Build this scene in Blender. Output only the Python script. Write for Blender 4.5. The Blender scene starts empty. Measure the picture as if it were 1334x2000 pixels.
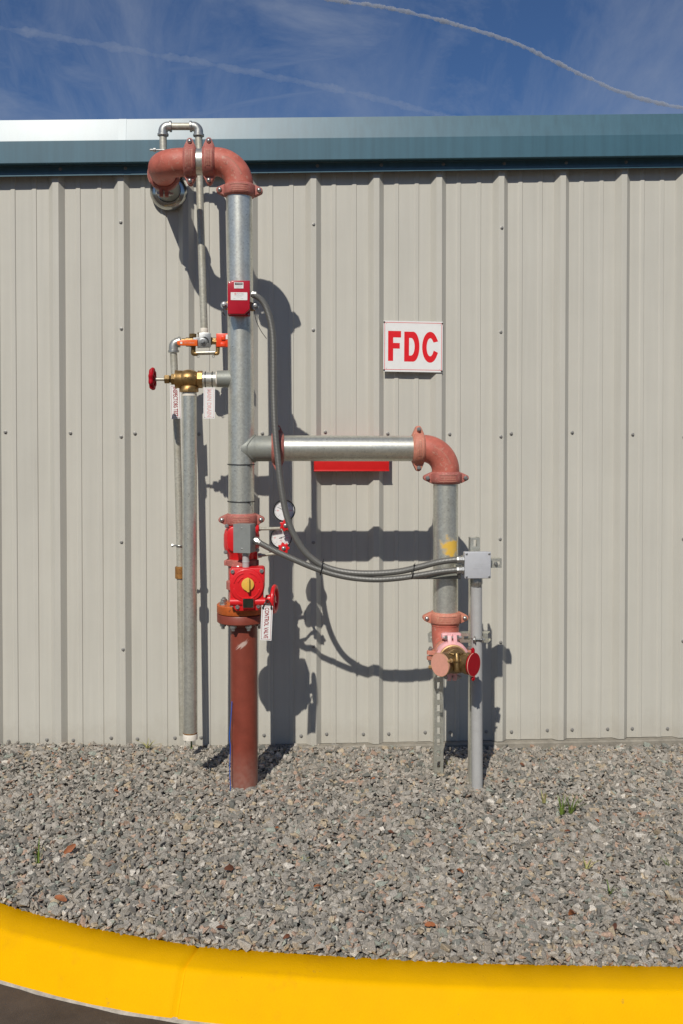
import bpy, bmesh, math, random
import numpy as np
from mathutils import Vector, Matrix, noise as mnoise
random.seed(7)
RNG = np.random.default_rng(11)
scene = bpy.context.scene
col = scene.collection
R = math.radians

# ------------------------------------------------------------------ camera
FPX = 1850.0                      # focal length in photograph pixels (photograph 1334 x 2000)
PSI = math.atan(0.06)             # camera turned slightly along the wall
PITCH = R(1.05)
EYE = 1.48
DIST = 4.6
CX, CY = 667.0, 860.0 + FPX*math.tan(PITCH)
cam_d = bpy.data.cameras.new('camera')
cam = bpy.data.objects.new('camera', cam_d)
col.objects.link(cam)
cam.location = (0, -DIST, EYE)
cam.rotation_euler = (math.pi/2 - PITCH, 0, -PSI)
cam_d.sensor_fit = 'HORIZONTAL'
cam_d.sensor_width = 36
cam_d.lens = 36*FPX/1334.0
cam_d.shift_y = -(1000-CY)/1334.0
cam_d.clip_start = 0.05
cam_d.clip_end = 20000
scene.camera = cam

# ------------------------------------------------------------------ world, sun, exposure
SUN_EL = R(41.0)
SUN_ALPHA = R(17.5)               # sun stands to the left of the wall's normal
w = bpy.data.worlds.new('World')
scene.world = w
w.use_nodes = True
nt = w.node_tree
nt.nodes.clear()
N = nt.nodes.new
L = nt.links.new
sky = N('ShaderNodeTexSky')
sky.sky_type = 'NISHITA'
sky.sun_disc = False
sky.sun_elevation = SUN_EL
sky.sun_rotation = math.pi + SUN_ALPHA
sky.altitude = 0
sky.air_density = 1.0
sky.dust_density = 0.15
sky.ozone_density = 4.0
bg = N('ShaderNodeBackground')
bg.inputs['Strength'].default_value = 0.055
out = N('ShaderNodeOutputWorld')
# thin cirrus veil, fixed to the sky's directions
tc = N('ShaderNodeTexCoord')
mp = N('ShaderNodeMapping')
mp.inputs['Rotation'].default_value = (0.3, 0.5, 0.2)
mp.inputs['Scale'].default_value = (2.0, 2.6, 5.0)
nz = N('ShaderNodeTexNoise')
nz.inputs['Scale'].default_value = 1.6
nz.inputs['Detail'].default_value = 9
nz.inputs['Roughness'].default_value = 0.62
nz.inputs['Distortion'].default_value = 1.2
cr = N('ShaderNodeValToRGB')
cr.color_ramp.elements[0].position = 0.49
cr.color_ramp.elements[0].color = (0, 0, 0, 1)
cr.color_ramp.elements[1].position = 0.86
cr.color_ramp.elements[1].color = (0.42, 0.42, 0.42, 1)
mixw = N('ShaderNodeMix')
mixw.data_type = 'RGBA'
mixw.inputs[7].default_value = (11.0, 11.6, 12.6, 1)
tint = N('ShaderNodeMix')
tint.data_type = 'RGBA'
tint.blend_type = 'MULTIPLY'
tint.inputs[0].default_value = 1.0
tint.inputs[7].default_value = (0.94, 1.18, 1.52, 1)
L(tc.outputs['Generated'], mp.inputs['Vector'])
L(mp.outputs[0], nz.inputs['Vector'])
mp2w = N('ShaderNodeMapping')
mp2w.inputs['Rotation'].default_value = (0.2, 0.75, 0.5)
mp2w.inputs['Scale'].default_value = (3.4, 2.0, 1.7)
nz2 = N('ShaderNodeTexNoise')
nz2.inputs['Scale'].default_value = 1.3
nz2.inputs['Detail'].default_value = 10
nz2.inputs['Roughness'].default_value = 0.66
nz2.inputs['Distortion'].default_value = 0.8
L(tc.outputs['Generated'], mp2w.inputs['Vector'])
L(mp2w.outputs[0], nz2.inputs['Vector'])
sepw = N('ShaderNodeSeparateXYZ')
L(tc.outputs['Generated'], sepw.inputs[0])
veil = N('ShaderNodeMapRange')
veil.inputs[1].default_value = 0.52
veil.inputs[2].default_value = 0.25
veil.inputs[3].default_value = -0.02
veil.inputs[4].default_value = 0.09
L(sepw.outputs[2], veil.inputs[0])
mxn = N('ShaderNodeMath'); mxn.operation = 'MAXIMUM'
L(nz.outputs[0], mxn.inputs[0]); L(nz2.outputs[0], mxn.inputs[1])
adn = N('ShaderNodeMath'); adn.operation = 'ADD'
L(mxn.outputs[0], adn.inputs[0]); L(veil.outputs[0], adn.inputs[1])
L(adn.outputs[0], cr.inputs[0])
L(sky.outputs[0], tint.inputs[6])
L(tint.outputs[2], mixw.inputs[6])
L(cr.outputs[0], mixw.inputs[0])
L(mixw.outputs[2], bg.inputs[0])
L(bg.outputs[0], out.inputs[0])

sl = bpy.data.lights.new('sun', 'SUN')
sl.energy = 5.0
sl.angle = R(0.5)
sl.color = (1.0, 0.955, 0.875)
sun = bpy.data.objects.new('sun', sl)
col.objects.link(sun)
SUNDIR = Vector((math.sin(SUN_ALPHA)*math.cos(SUN_EL), math.cos(SUN_ALPHA)*math.cos(SUN_EL), -math.sin(SUN_EL)))
sun.rotation_euler = SUNDIR.to_track_quat('-Z', 'Y').to_euler()
sun.location = (-3, -8, 9)
scene.view_settings.view_transform = 'Standard'
scene.view_settings.look = 'None'
scene.view_settings.exposure = -0.42
scene.view_settings.gamma = 1
scene.view_settings.use_curve_mapping = False
scene.render.engine = 'CYCLES'
scene.cycles.max_bounces = 6
scene.cycles.use_denoising = True

# ------------------------------------------------------------------ geometry from the survey of the photograph
CAMR = cam.rotation_euler.to_matrix()
CAML = Vector(cam.location)
def ray(px, py):
    return (CAMR @ Vector(((px-CX)/FPX, -(py-CY)/FPX, -1.0)))
def P(px, py, d):                 # point at distance d in front of the wall's flat pan
    v = ray(px, py)
    return CAML + v*((DIST-d)/v.y)
def PZ(px, py, z):                # point at height z
    v = ray(px, py)
    return CAML + v*((z-EYE)/v.z)

# ------------------------------------------------------------------ mesh helpers
WD = {}
class MB:
    def __init__(s):
        s.v = []; s.f = []
    def add(s, vs, fs):
        b = len(s.v)
        s.v += [Vector(x) for x in vs]
        s.f += [tuple(i+b for i in f) for f in fs]
        return s
    def bm(s, bmx, M=None):
        bmx.verts.index_update()
        s.add([(M @ q.co) if M else q.co.copy() for q in bmx.verts], [[q.index for q in f.verts] for f in bmx.faces])
        bmx.free()
        return s
    def box(s, c, size, rot=None, bev=0.0, seg=2):
        b = bmesh.new()
        bmesh.ops.create_cube(b, size=1.0)
        for q in b.verts:
            q.co = Vector((q.co.x*size[0], q.co.y*size[1], q.co.z*size[2]))
        if bev > 0:
            bmesh.ops.bevel(b, geom=b.edges[:], offset=bev, segments=seg, profile=0.5, affect='EDGES')
        M = Matrix.Translation(Vector(c)) @ (rot.to_4x4() if rot else Matrix())
        return s.bm(b, M)
    def tube(s, pts, r, seg=20, caps=True):
        pts = [Vector(p) for p in pts]
        n = len(pts)
        rr = r if isinstance(r, (list, tuple)) else [r]*n
        tg = []
        for i in range(n):
            a = pts[min(i+1, n-1)] - pts[max(i-1, 0)]
            tg.append(a.normalized())
        u = tg[0].orthogonal().normalized()
        vs = []; fs = []
        for i in range(n):
            if i:
                q = tg[i-1].rotation_difference(tg[i])
                u = (q @ u).normalized()
            w_ = tg[i].cross(u).normalized()
            for k in range(seg):
                a = 2*math.pi*k/seg
                vs.append(pts[i] + (u*math.cos(a) + w_*math.sin(a))*rr[i])
        for i in range(n-1):
            for k in range(seg):
                k2 = (k+1) % seg
                fs.append((i*seg+k, i*seg+k2, (i+1)*seg+k2, (i+1)*seg+k))
        if caps:
            fs.append(tuple(range(seg-1, -1, -1)))
            fs.append(tuple((n-1)*seg+k for k in range(seg)))
        return s.add(vs, fs)
    def lathe(s, o, ax, prof, seg=24, ph=0.0, caps=True):
        o = Vector(o); ax = Vector(ax).normalized()
        u = Vector((0, 0, 1)).cross(ax)
        if u.length < 1e-3: u = Vector((1, 0, 0))
        u.normalize()
        w_ = ax.cross(u)
        vs = []; fs = []
        for (t, r) in prof:
            for k in range(seg):
                a = 2*math.pi*k/seg + ph
                vs.append(o + ax*t + (u*math.cos(a) + w_*math.sin(a))*max(r, 1e-5))
        n = len(prof)
        for i in range(n-1):
            for k in range(seg):
                k2 = (k+1) % seg
                fs.append((i*seg+k, i*seg+k2, (i+1)*seg+k2, (i+1)*seg+k))
        if caps:
            fs.append(tuple(range(seg-1, -1, -1)))
            fs.append(tuple((n-1)*seg+k for k in range(seg)))
        return s.add(vs, fs)
    def prism(s, poly, o, u, v, n, th, bev=0.0, seg=2):
        """extrude the outline poly (2D, in u/v) by th along n, starting at o"""
        o, u, v, n = Vector(o), Vector(u), Vector(v), Vector(n)
        b = bmesh.new()
        lo = [b.verts.new(o + u*x + v*y) for x, y in poly]
        hi = [b.verts.new(o + u*x + v*y + n*th) for x, y in poly]
        b.faces.new(lo[::-1]); b.faces.new(hi)
        m = len(poly)
        for i in range(m):
            b.faces.new((lo[i], lo[(i+1) % m], hi[(i+1) % m], hi[i]))
        bmesh.ops.recalc_face_normals(b, faces=b.faces[:])
        if bev > 0:
            es = [e for e in b.edges if e.verts[0] in hi and e.verts[1] in hi]
            bmesh.ops.bevel(b, geom=es, offset=bev, segments=seg, profile=0.5, affect='EDGES')
        return s.bm(b)
    def ball(s, c, r, sx=1, sy=1, sz=1, seg=20, rings=12):
        b = bmesh.new()
        bmesh.ops.create_uvsphere(b, u_segments=seg, v_segments=rings, radius=r)
        for q in b.verts:
            q.co = Vector((q.co.x*sx, q.co.y*sy, q.co.z*sz)) + Vector(c)
        return s.bm(b)
    def torus(s, c, ax, R_, r, seg=32, rs=10, lobes=0, la=0.0):
        ax = Vector(ax).normalized()
        u = ax.orthogonal().normalized(); w_ = ax.cross(u)
        vs = []; fs = []
        for i in range(seg):
            a = 2*math.pi*i/seg
            d = u*math.cos(a) + w_*math.sin(a)
            RR = R_*(1 + la*math.cos(lobes*a))
            for k in range(rs):
                t = 2*math.pi*k/rs
                vs.append(Vector(c) + d*(RR + r*math.cos(t)) + ax*(r*math.sin(t)))
        for i in range(seg):
            for k in range(rs):
                fs.append((i*rs+k, ((i+1) % seg)*rs+k, ((i+1) % seg)*rs+(k+1) % rs, i*rs+(k+1) % rs))
        return s.add(vs, fs)
    def mesh(s, name, m, smooth=38, center=True):
        c = Vector((0, 0, 0))
        if center and s.v:
            a = np.array([tuple(x) for x in s.v])
            c = Vector((a.min(0)+a.max(0))/2)
        me = bpy.data.meshes.new(name)
        me.from_pydata([tuple(x-c) for x in s.v], [], s.f)
        b = bmesh.new(); b.from_mesh(me)
        bmesh.ops.recalc_face_normals(b, faces=b.faces[:])
        b.to_mesh(me); b.free()
        if smooth:
            me.polygons.foreach_set('use_smooth', [True]*len(me.polygons))
            me.set_sharp_from_angle(angle=R(smooth))
        if m: me.materials.append(m)
        return me, c
    def build(s, name, m, parent=None, smooth=38):
        me, c = s.mesh(name, m, smooth)
        return link(name, me, parent, Matrix.Translation(c))

def link(name, me, parent=None, world=None):
    o = bpy.data.objects.new(name, me)
    col.objects.link(o)
    W = world.copy() if world else Matrix()
    if parent:
        o.parent = parent
        o.matrix_basis = WD[parent.name].inverted() @ W
    else:
        o.matrix_basis = W
    WD[o.name] = W
    return o

def tag(o, label=None, cat=None, group=None, kind=None):
    if label: o['label'] = label
    if cat: o['category'] = cat
    if group: o['group'] = group
    if kind: o['kind'] = kind
    return o

def thing(name, loc, label, cat, group=None):
    o = link(name, None, None, Matrix.Translation(Vector(loc)))
    return tag(o, label, cat, group)

def circ(cx, cy, r, n=20, a0=0.0, a1=2*math.pi, ry=None):
    full = abs(a1-a0-2*math.pi) < 1e-6
    m = n if full else n+1
    ry = ry or r
    return [(cx + r*math.cos(a0+(a1-a0)*i/n), cy + ry*math.sin(a0+(a1-a0)*i/n)) for i in range(m)]

def rrect(w_, h, r, n=5):
    o = []
    for cx, cy, a in ((w_/2-r, h/2-r, 0), (-w_/2+r, h/2-r, 90), (-w_/2+r, -h/2+r, 180), (w_/2-r, -h/2+r, 270)):
        for i in range(n+1):
            t = R(a + 90*i/n)
            o.append((cx + r*math.cos(t), cy + r*math.sin(t)))
    return o

def fillet(pts, r, n=10):
    pts = [Vector(p) for p in pts]
    o = [pts[0]]
    for i in range(1, len(pts)-1):
        a, b, c = pts[i-1], pts[i], pts[i+1]
        d1 = (a-b).normalized(); d2 = (c-b).normalized()
        ang = d1.angle(d2)
        t = min(r/math.tan(ang/2), (a-b).length*0.98, (c-b).length*0.98)
        rr = t*math.tan(ang/2)
        p1 = b + d1*t; p2 = b + d2*t
        ctr = b + (d1+d2).normalized()*(rr/math.sin(ang/2))
        v1 = p1-ctr; v2 = p2-ctr
        full = v1.angle(v2)
        axn = v1.cross(v2).normalized()
        for k in range(n+1):
            o.append(ctr + Matrix.Rotation(full*k/n, 3, axn) @ v1)
    o.append(pts[-1])
    return o

def spline(pts, step):
    pts = [Vector(p) for p in pts]
    q = [pts[0]*2-pts[1]] + pts + [pts[-1]*2-pts[-2]]
    dense = []
    for i in range(1, len(q)-2):
        p0, p1, p2, p3 = q[i-1:i+3]
        for k in range(24):
            t = k/24
            dense.append(0.5*((2*p1)+(p2-p0)*t+(2*p0-5*p1+4*p2-p3)*t*t+(3*p1-p0-3*p2+p3)*t**3))
    dense.append(pts[-1])
    o = [dense[0]]; acc = 0
    for a, b in zip(dense, dense[1:]):
        Ls = (b-a).length
        while acc + Ls >= step:
            t = (step-acc)/Ls
            a = a.lerp(b, t); o.append(a.copy()); Ls = (b-a).length; acc = 0
        acc += Ls
    return o

def text_mb(s, h, off=0.0, extr=0.0, squeeze=1.0):
    """default font outlines as 2D faces, cap height h, centred"""
    c = bpy.data.curves.new('lettering', 'FONT')
    c.body = s; c.size = 1.0; c.offset = off
    c.align_x = 'CENTER'; c.align_y = 'CENTER'
    c.resolution_u = 3
    o = bpy.data.objects.new('lettering', c)
    me = bpy.data.meshes.new_from_object(o)
    vs = [v.co.copy() for v in me.vertices]
    fs = [tuple(p.vertices) for p in me.polygons]
    bpy.data.objects.remove(o); bpy.data.curves.remove(c); bpy.data.meshes.remove(me)
    a = np.array([tuple(v) for v in vs])
    lo, hi = a.min(0), a.max(0)
    k = h/(hi[1]-lo[1])
    return [((v.x-(lo[0]+hi[0])/2)*k*squeeze, (v.y-(lo[1]+hi[1])/2)*k) for v in vs], fs

def lettering(s, h, o, ux, uy, m, parent, off=0.0, squeeze=1.0, name='lettering', width=None):
    v2, fs = text_mb(s, h, off, squeeze=squeeze)
    if width:
        ww = max(x for x, y in v2)-min(x for x, y in v2)
        v2 = [(x*width/ww, y) for x, y in v2]
    b = MB(); b.add([Vector(o)+Vector(ux)*x+Vector(uy)*y for x, y in v2], fs)
    me = bpy.data.meshes.new(name)
    c = Vector(o)
    me.from_pydata([tuple(x-c) for x in b.v], [], b.f)
    me.materials.append(m)
    return link(name, me, parent, Matrix.Translation(c))

# ------------------------------------------------------------------ materials
def base_mat(name):
    m = bpy.data.materials.new(name)
    m.use_nodes = True
    t = m.node_tree
    return m, t, t.nodes['Principled BSDF']

def mat(name, c, rough=0.5, metal=0.0, var=0.12, vs=14.0, bump=0.05, bs=250.0, spots=None, coat=0.0, streak=0.0, dust=None, spec=0.5):
    m, t, p = base_mat(name)
    n = t.nodes.new; l = t.links.new
    p.inputs['Metallic'].default_value = metal
    p.inputs['Specular IOR Level'].default_value = spec
    p.inputs['Coat Weight'].default_value = coat
    p.inputs['Coat Roughness'].default_value = 0.12
    tcn = n('ShaderNodeTexCoord')
    geo = n('ShaderNodeNewGeometry')
    na = n('ShaderNodeTexNoise')
    na.inputs['Scale'].default_value = vs
    na.inputs['Detail'].default_value = 8
    na.inputs['Roughness'].default_value = 0.65
    l(geo.outputs['Position'], na.inputs['Vector'])
    mr = n('ShaderNodeMapRange')
    mr.inputs[1].default_value = 0.3; mr.inputs[2].default_value = 0.7
    mr.inputs[3].default_value = 1-var; mr.inputs[4].default_value = 1+var
    l(na.outputs[0], mr.inputs[0])
    mul = n('ShaderNodeVectorMath'); mul.operation = 'SCALE'
    mul.inputs[0].default_value = c[:3]
    l(mr.outputs[0], mul.inputs['Scale'])
    cur = mul.outputs[0]
    if streak:
        mpn = n('ShaderNodeMapping'); mpn.inputs['Scale'].default_value = (38, 38, 1.2)
        l(geo.outputs['Position'], mpn.inputs['Vector'])
        ns = n('ShaderNodeTexNoise'); ns.inputs['Scale'].default_value = 1.0; ns.inputs['Detail'].default_value = 5
        l(mpn.outputs[0], ns.inputs['Vector'])
        m2 = n('ShaderNodeMapRange'); m2.inputs[1].default_value = 0.35; m2.inputs[2].default_value = 0.75
        m2.inputs[3].default_value = 1+streak; m2.inputs[4].default_value = 1-streak
        l(ns.outputs[0], m2.inputs[0])
        mu2 = n('ShaderNodeVectorMath'); mu2.operation = 'SCALE'
        l(cur, mu2.inputs[0]); l(m2.outputs[0], mu2.inputs['Scale'])
        cur = mu2.outputs[0]
    for sp in (spots or []):
        sc, th, scl, soft = sp
        nsn = n('ShaderNodeTexNoise'); nsn.inputs['Scale'].default_value = scl; nsn.inputs['Detail'].default_value = 6
        nsn.inputs['Roughness'].default_value = 0.6
        l(geo.outputs['Position'], nsn.inputs['Vector'])
        mrs = n('ShaderNodeMapRange'); mrs.inputs[1].default_value = th; mrs.inputs[2].default_value = th+soft
        l(nsn.outputs[0], mrs.inputs[0])
        mx = n('ShaderNodeMix'); mx.data_type = 'RGBA'
        l(mrs.outputs[0], mx.inputs[0]); l(cur, mx.inputs[6]); mx.inputs[7].default_value = (*sc, 1)
        cur = mx.outputs[2]
    l(cur, p.inputs['Base Color'])
    rr = n('ShaderNodeMapRange')
    rr.inputs[3].default_value = max(0.02, rough-0.07); rr.inputs[4].default_value = min(1, rough+0.07)
    l(na.outputs[0], rr.inputs[0]); l(rr.outputs[0], p.inputs['Roughness'])
    if bump:
        nb = n('ShaderNodeTexNoise'); nb.inputs['Scale'].default_value = bs; nb.inputs['Detail'].default_value = 4
        l(geo.outputs['Position'], nb.inputs['Vector'])
        bp = n('ShaderNodeBump'); bp.inputs['Strength'].default_value = bump; bp.inputs['Distance'].default_value = 0.002
        l(nb.outputs[0], bp.inputs['Height']); l(bp.outputs[0], p.inputs['Normal'])
    return m

def galv(name, c, metal, rough, contrast, warm=0.3, streak=True):
    m, t, p = base_mat(name)
    n = t.nodes.new; l = t.links.new
    geo = n('ShaderNodeNewGeometry')
    vo = n('ShaderNodeTexVoronoi'); vo.inputs['Scale'].default_value = 140
    l(geo.outputs['Position'], vo.inputs['Vector'])
    na = n('ShaderNodeTexNoise'); na.inputs['Scale'].default_value = 9; na.inputs['Detail'].default_value = 9; na.inputs['Roughness'].default_value = 0.7
    l(geo.outputs['Position'], na.inputs['Vector'])
    sp = n('ShaderNodeSeparateColor'); l(vo.outputs['Color'], sp.inputs[0])
    m1 = n('ShaderNodeMapRange'); m1.inputs[3].default_value = 1-contrast; m1.inputs[4].default_value = 1+contrast
    l(sp.outputs[0], m1.inputs[0])
    mu = n('ShaderNodeVectorMath'); mu.operation = 'SCALE'; mu.inputs[0].default_value = c
    l(m1.outputs[0], mu.inputs['Scale'])
    mw = n('ShaderNodeMapRange'); mw.inputs[1].default_value = 0.46; mw.inputs[2].default_value = 0.72; mw.inputs[4].default_value = warm
    l(na.outputs[0], mw.inputs[0])
    mx = n('ShaderNodeMix'); mx.data_type = 'RGBA'
    l(mw.outputs[0], mx.inputs[0]); l(mu.outputs[0], mx.inputs[6]); mx.inputs[7].default_value = (0.34, 0.31, 0.22, 1)
    nd = n('ShaderNodeTexNoise'); nd.inputs['Scale'].default_value = 75; nd.inputs['Detail'].default_value = 5
    l(geo.outputs['Position'], nd.inputs['Vector'])
    md = n('ShaderNodeMapRange'); md.inputs[1].default_value = 0.66; md.inputs[2].default_value = 0.74; md.inputs[4].default_value = 0.5
    l(nd.outputs[0], md.inputs[0])
    mx2 = n('ShaderNodeMix'); mx2.data_type = 'RGBA'
    l(md.outputs[0], mx2.inputs[0]); l(mx.outputs[2], mx2.inputs[6]); mx2.inputs[7].default_value = (0.13, 0.125, 0.10, 1)
    l(mx2.outputs[2], p.inputs['Base Color'])
    p.inputs['Metallic'].default_value = metal
    rg = n('ShaderNodeMapRange'); rg.inputs[3].default_value = rough-0.1; rg.inputs[4].default_value = rough+0.12
    l(na.outputs[0], rg.inputs[0]); l(rg.outputs[0], p.inputs['Roughness'])
    bp = n('ShaderNodeBump'); bp.inputs['Strength'].default_value = 0.06; bp.inputs['Distance'].default_value = 0.002
    l(nd.outputs[0], bp.inputs['Height']); l(bp.outputs[0], p.inputs['Normal'])
    return m

M = {}
M['panel'] = mat('wall_panel_paint', (0.515, 0.495, 0.432), 0.42, 0, 0.03, 3.0, 0.02, 60, streak=0.035, spec=0.35)
M['trim'] = mat('teal_trim_paint', (0.040, 0.112, 0.150), 0.5, 0.0, 0.05, 6, 0.015, 90, streak=0.12, coat=0.95, spec=0.3)
M['trim'].node_tree.nodes['Principled BSDF'].inputs['Coat Roughness'].default_value = 0.36
M['roof'] = mat('roof_metal', (0.42, 0.43, 0.43), 0.4, 0.5, 0.05)
M['concrete'] = mat('concrete', (0.26, 0.235, 0.19), 0.9, 0, 0.25, 18, 0.5, 160)
M['galv'] = galv('galvanised_steel', (0.72, 0.715, 0.63), 0.78, 0.36, 0.10, 0.40)
M['galv_bright'] = galv('bright_galvanised_steel', (0.66, 0.65, 0.57), 0.8, 0.36, 0.09, 0.4)
M['galv_thin'] = galv('thin_pipe_galvanised', (0.50, 0.48, 0.40), 0.4, 0.48, 0.12, 0.7)
M['galv_dull'] = galv('weld_paint_and_shade_grey', (0.28, 0.29, 0.26), 0.35, 0.55, 0.05, 0.3)  # weld paint on the outlets; on the wall pipe it stands for shade
M['fitting'] = mat('malleable_fitting', (0.46, 0.46, 0.43), 0.42, 0.75, 0.2, 60, 0.15, 300, spots=[((0.35, 0.24, 0.12), 0.62, 40, 0.1)])
M['salmon'] = mat('faded_red_elbow', (0.50, 0.135, 0.092), 0.5, 0, 0.2, 24, 0.55, 380, spots=[((0.54, 0.27, 0.20), 0.58, 55, 0.12), ((0.30, 0.075, 0.055), 0.66, 16, 0.1)])
M['coup'] = mat('dusty_red_coupling', (0.40, 0.125, 0.098), 0.6, 0, 0.2, 40, 0.5, 500, spots=[((0.46, 0.25, 0.19), 0.56, 120, 0.12)])
M['coup_pale'] = mat('pale_salmon_coupling', (0.54, 0.20, 0.135), 0.6, 0, 0.15, 40, 0.5, 500, spots=[((0.62, 0.35, 0.22), 0.56, 110, 0.12)])
M['pink'] = mat('pink_coupling', (0.78, 0.40, 0.40), 0.42, 0, 0.1, 40, 0.25, 400)
M['primer'] = mat('red_brown_primer', (0.215, 0.045, 0.026), 0.45, 0, 0.16, 20, 0.15, 260,
                  spots=[((0.33, 0.16, 0.10), 0.70, 34, 0.06), ((0.11, 0.03, 0.02), 0.68, 9, 0.12)])
M['rust_orange'] = mat('orange_flange_paint', (0.47, 0.105, 0.02), 0.45, 0, 0.2, 40, 0.3, 300, spots=[((0.2, 0.05, 0.02), 0.6, 60, 0.1)])
M['red'] = mat('bright_red_enamel', (0.66, 0.012, 0.016), 0.36, 0, 0.07, 30, 0.06, 300, coat=0.15)
M['red_dark'] = mat('deep_red_cover', (0.42, 0.006, 0.02), 0.32, 0, 0.05, 30, 0.03, 300, coat=0.2)
M['red_cap'] = mat('dark_red_cap', (0.40, 0.004, 0.012), 0.5, 0, 0.08, 60, 0.03, spec=0.2)
M['red_box'] = mat('red_sheet_steel', (0.60, 0.012, 0.012), 0.4, 0, 0.05, 30, 0.02)
M['salmon_cap'] = mat('sun_faded_cap', (0.70, 0.33, 0.24), 0.55, 0, 0.08, 60, 0.05)
M['cast'] = mat('worn_cast_lettering', (0.50, 0.22, 0.155), 0.6, 0, 0.2, 60, 0.1)
M['orange'] = mat('orange_vinyl', (0.80, 0.13, 0.015), 0.35, 0, 0.06, 60, 0.02)
M['orange_red'] = mat('orange_red_plastic', (0.82, 0.06, 0.012), 0.35, 0, 0.06, 60, 0.02)
M['yellow_ind'] = mat('yellow_indicator', (0.72, 0.43, 0.07), 0.4, 0, 0.08, 60, 0.04)
M['brass'] = mat('cast_brass', (0.38, 0.235, 0.09), 0.42, 0.85, 0.22, 40, 0.3, 350, spots=[((0.24, 0.13, 0.05), 0.62, 30, 0.12)])
M['bronze'] = mat('dark_bronze', (0.23, 0.15, 0.062), 0.40, 0.75, 0.25, 40, 0.3, 260, spots=[((0.12, 0.075, 0.03), 0.6, 24, 0.12)])
M['tan'] = mat('tan_bronze_face', (0.52, 0.33, 0.15), 0.5, 0.4, 0.15, 40, 0.2)
M['zinc'] = mat('zinc_bolt', (0.44, 0.44, 0.42), 0.36, 0.85, 0.15, 200, 0.05)
M['screw'] = mat('painted_screw', (0.27, 0.26, 0.24), 0.45, 0.3, 0.1, 200, 0)
M['chrome'] = mat('chrome', (0.50, 0.50, 0.47), 0.2, 1.0, 0.05, 30, 0.03, 60)
M['flex'] = mat('flexible_conduit_grey', (0.135, 0.132, 0.12), 0.42, 0.15, 0.08, 60, 0)
M['pvc'] = mat('grey_pvc', (0.40, 0.395, 0.38), 0.5, 0, 0.06, 30, 0.04, 120, streak=0.04)
M['pvc_box'] = mat('light_grey_box', (0.46, 0.465, 0.48), 0.5, 0, 0.05, 40, 0.04)
M['grey_box'] = mat('grey_enclosure', (0.235, 0.245, 0.23), 0.5, 0.1, 0.07, 40, 0.05, 400)
M['white'] = mat('white_sign', (0.78, 0.77, 0.74), 0.35, 0, 0.03, 30, 0.0)
M['white_tape'] = mat('white_thread_tape', (0.72, 0.66, 0.56), 0.7, 0, 0.1, 80, 0.2)
M['ink_red'] = mat('red_print', (0.70, 0.008, 0.014), 0.4, 0, 0.04, 60, 0.0)
M['ink_dark'] = mat('dark_red_print', (0.30, 0.006, 0.012), 0.5, 0, 0.04, 60, 0.0)
M['ink_faded'] = mat('faded_print', (0.74, 0.47, 0.44), 0.5, 0, 0.08, 90, 0.0)
M['ink_black'] = mat('black_print', (0.03, 0.03, 0.03), 0.5, 0, 0.04, 60, 0.0)
M['ink_grey'] = mat('grey_print', (0.42, 0.42, 0.42), 0.5, 0, 0.04, 60, 0.0)
M['gauge_steel'] = mat('gauge_bezel_steel', (0.16, 0.16, 0.16), 0.25, 1.0, 0.1, 60, 0.0)
M['black'] = mat('black_plastic', (0.02, 0.02, 0.02), 0.45, 0, 0.1, 60, 0.0)
M['dark_screw'] = mat('dark_screw', (0.07, 0.055, 0.045), 0.5, 0.5, 0.1, 60, 0.0)
M['mirror'] = mat('black_mirror_plate', (0.10, 0.12, 0.09), 0.08, 0.9, 0.3, 60, 0.0)
M['blue'] = mat('blue_wire_jacket', (0.012, 0.09, 0.42), 0.4, 0, 0.05, 60, 0.0)
M['rusty'] = mat('rusty_coupling', (0.33, 0.16, 0.045), 0.6, 0.4, 0.25, 60, 0.4, spots=[((0.16, 0.06, 0.02), 0.55, 80, 0.1)])
M['dial'] = mat('gauge_dial', (0.78, 0.77, 0.75), 0.3, 0, 0.02, 30, 0)
M['grass'] = mat('grass_blade', (0.13, 0.19, 0.03), 0.5, 0, 0.3, 40, 0)
M['grass_dry'] = mat('dry_grass_blade', (0.34, 0.32, 0.12), 0.6, 0, 0.3, 40, 0)
M['leaf'] = mat('brown_chip', (0.30, 0.10, 0.035), 0.7, 0, 0.4, 30, 0.4, 300)
M['leaf_dark'] = mat('dark_brown_chip', (0.13, 0.045, 0.02), 0.7, 0, 0.4, 30, 0.4, 300)
M['asphalt'] = mat('asphalt', (0.072, 0.053, 0.039), 0.85, 0, 0.3, 9, 0.9, 330, spots=[((0.22, 0.19, 0.15), 0.68, 170, 0.05), ((0.16, 0.14, 0.115), 0.62, 14, 0.2)])
M['bed'] = mat('gravel_fines', (0.12, 0.11, 0.10), 0.95, 0, 0.4, 60, 0.8, 200)
M['soil'] = mat('bare_soil', (0.12, 0.10, 0.07), 0.95, 0, 0.3, 3, 0.6, 40)

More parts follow.
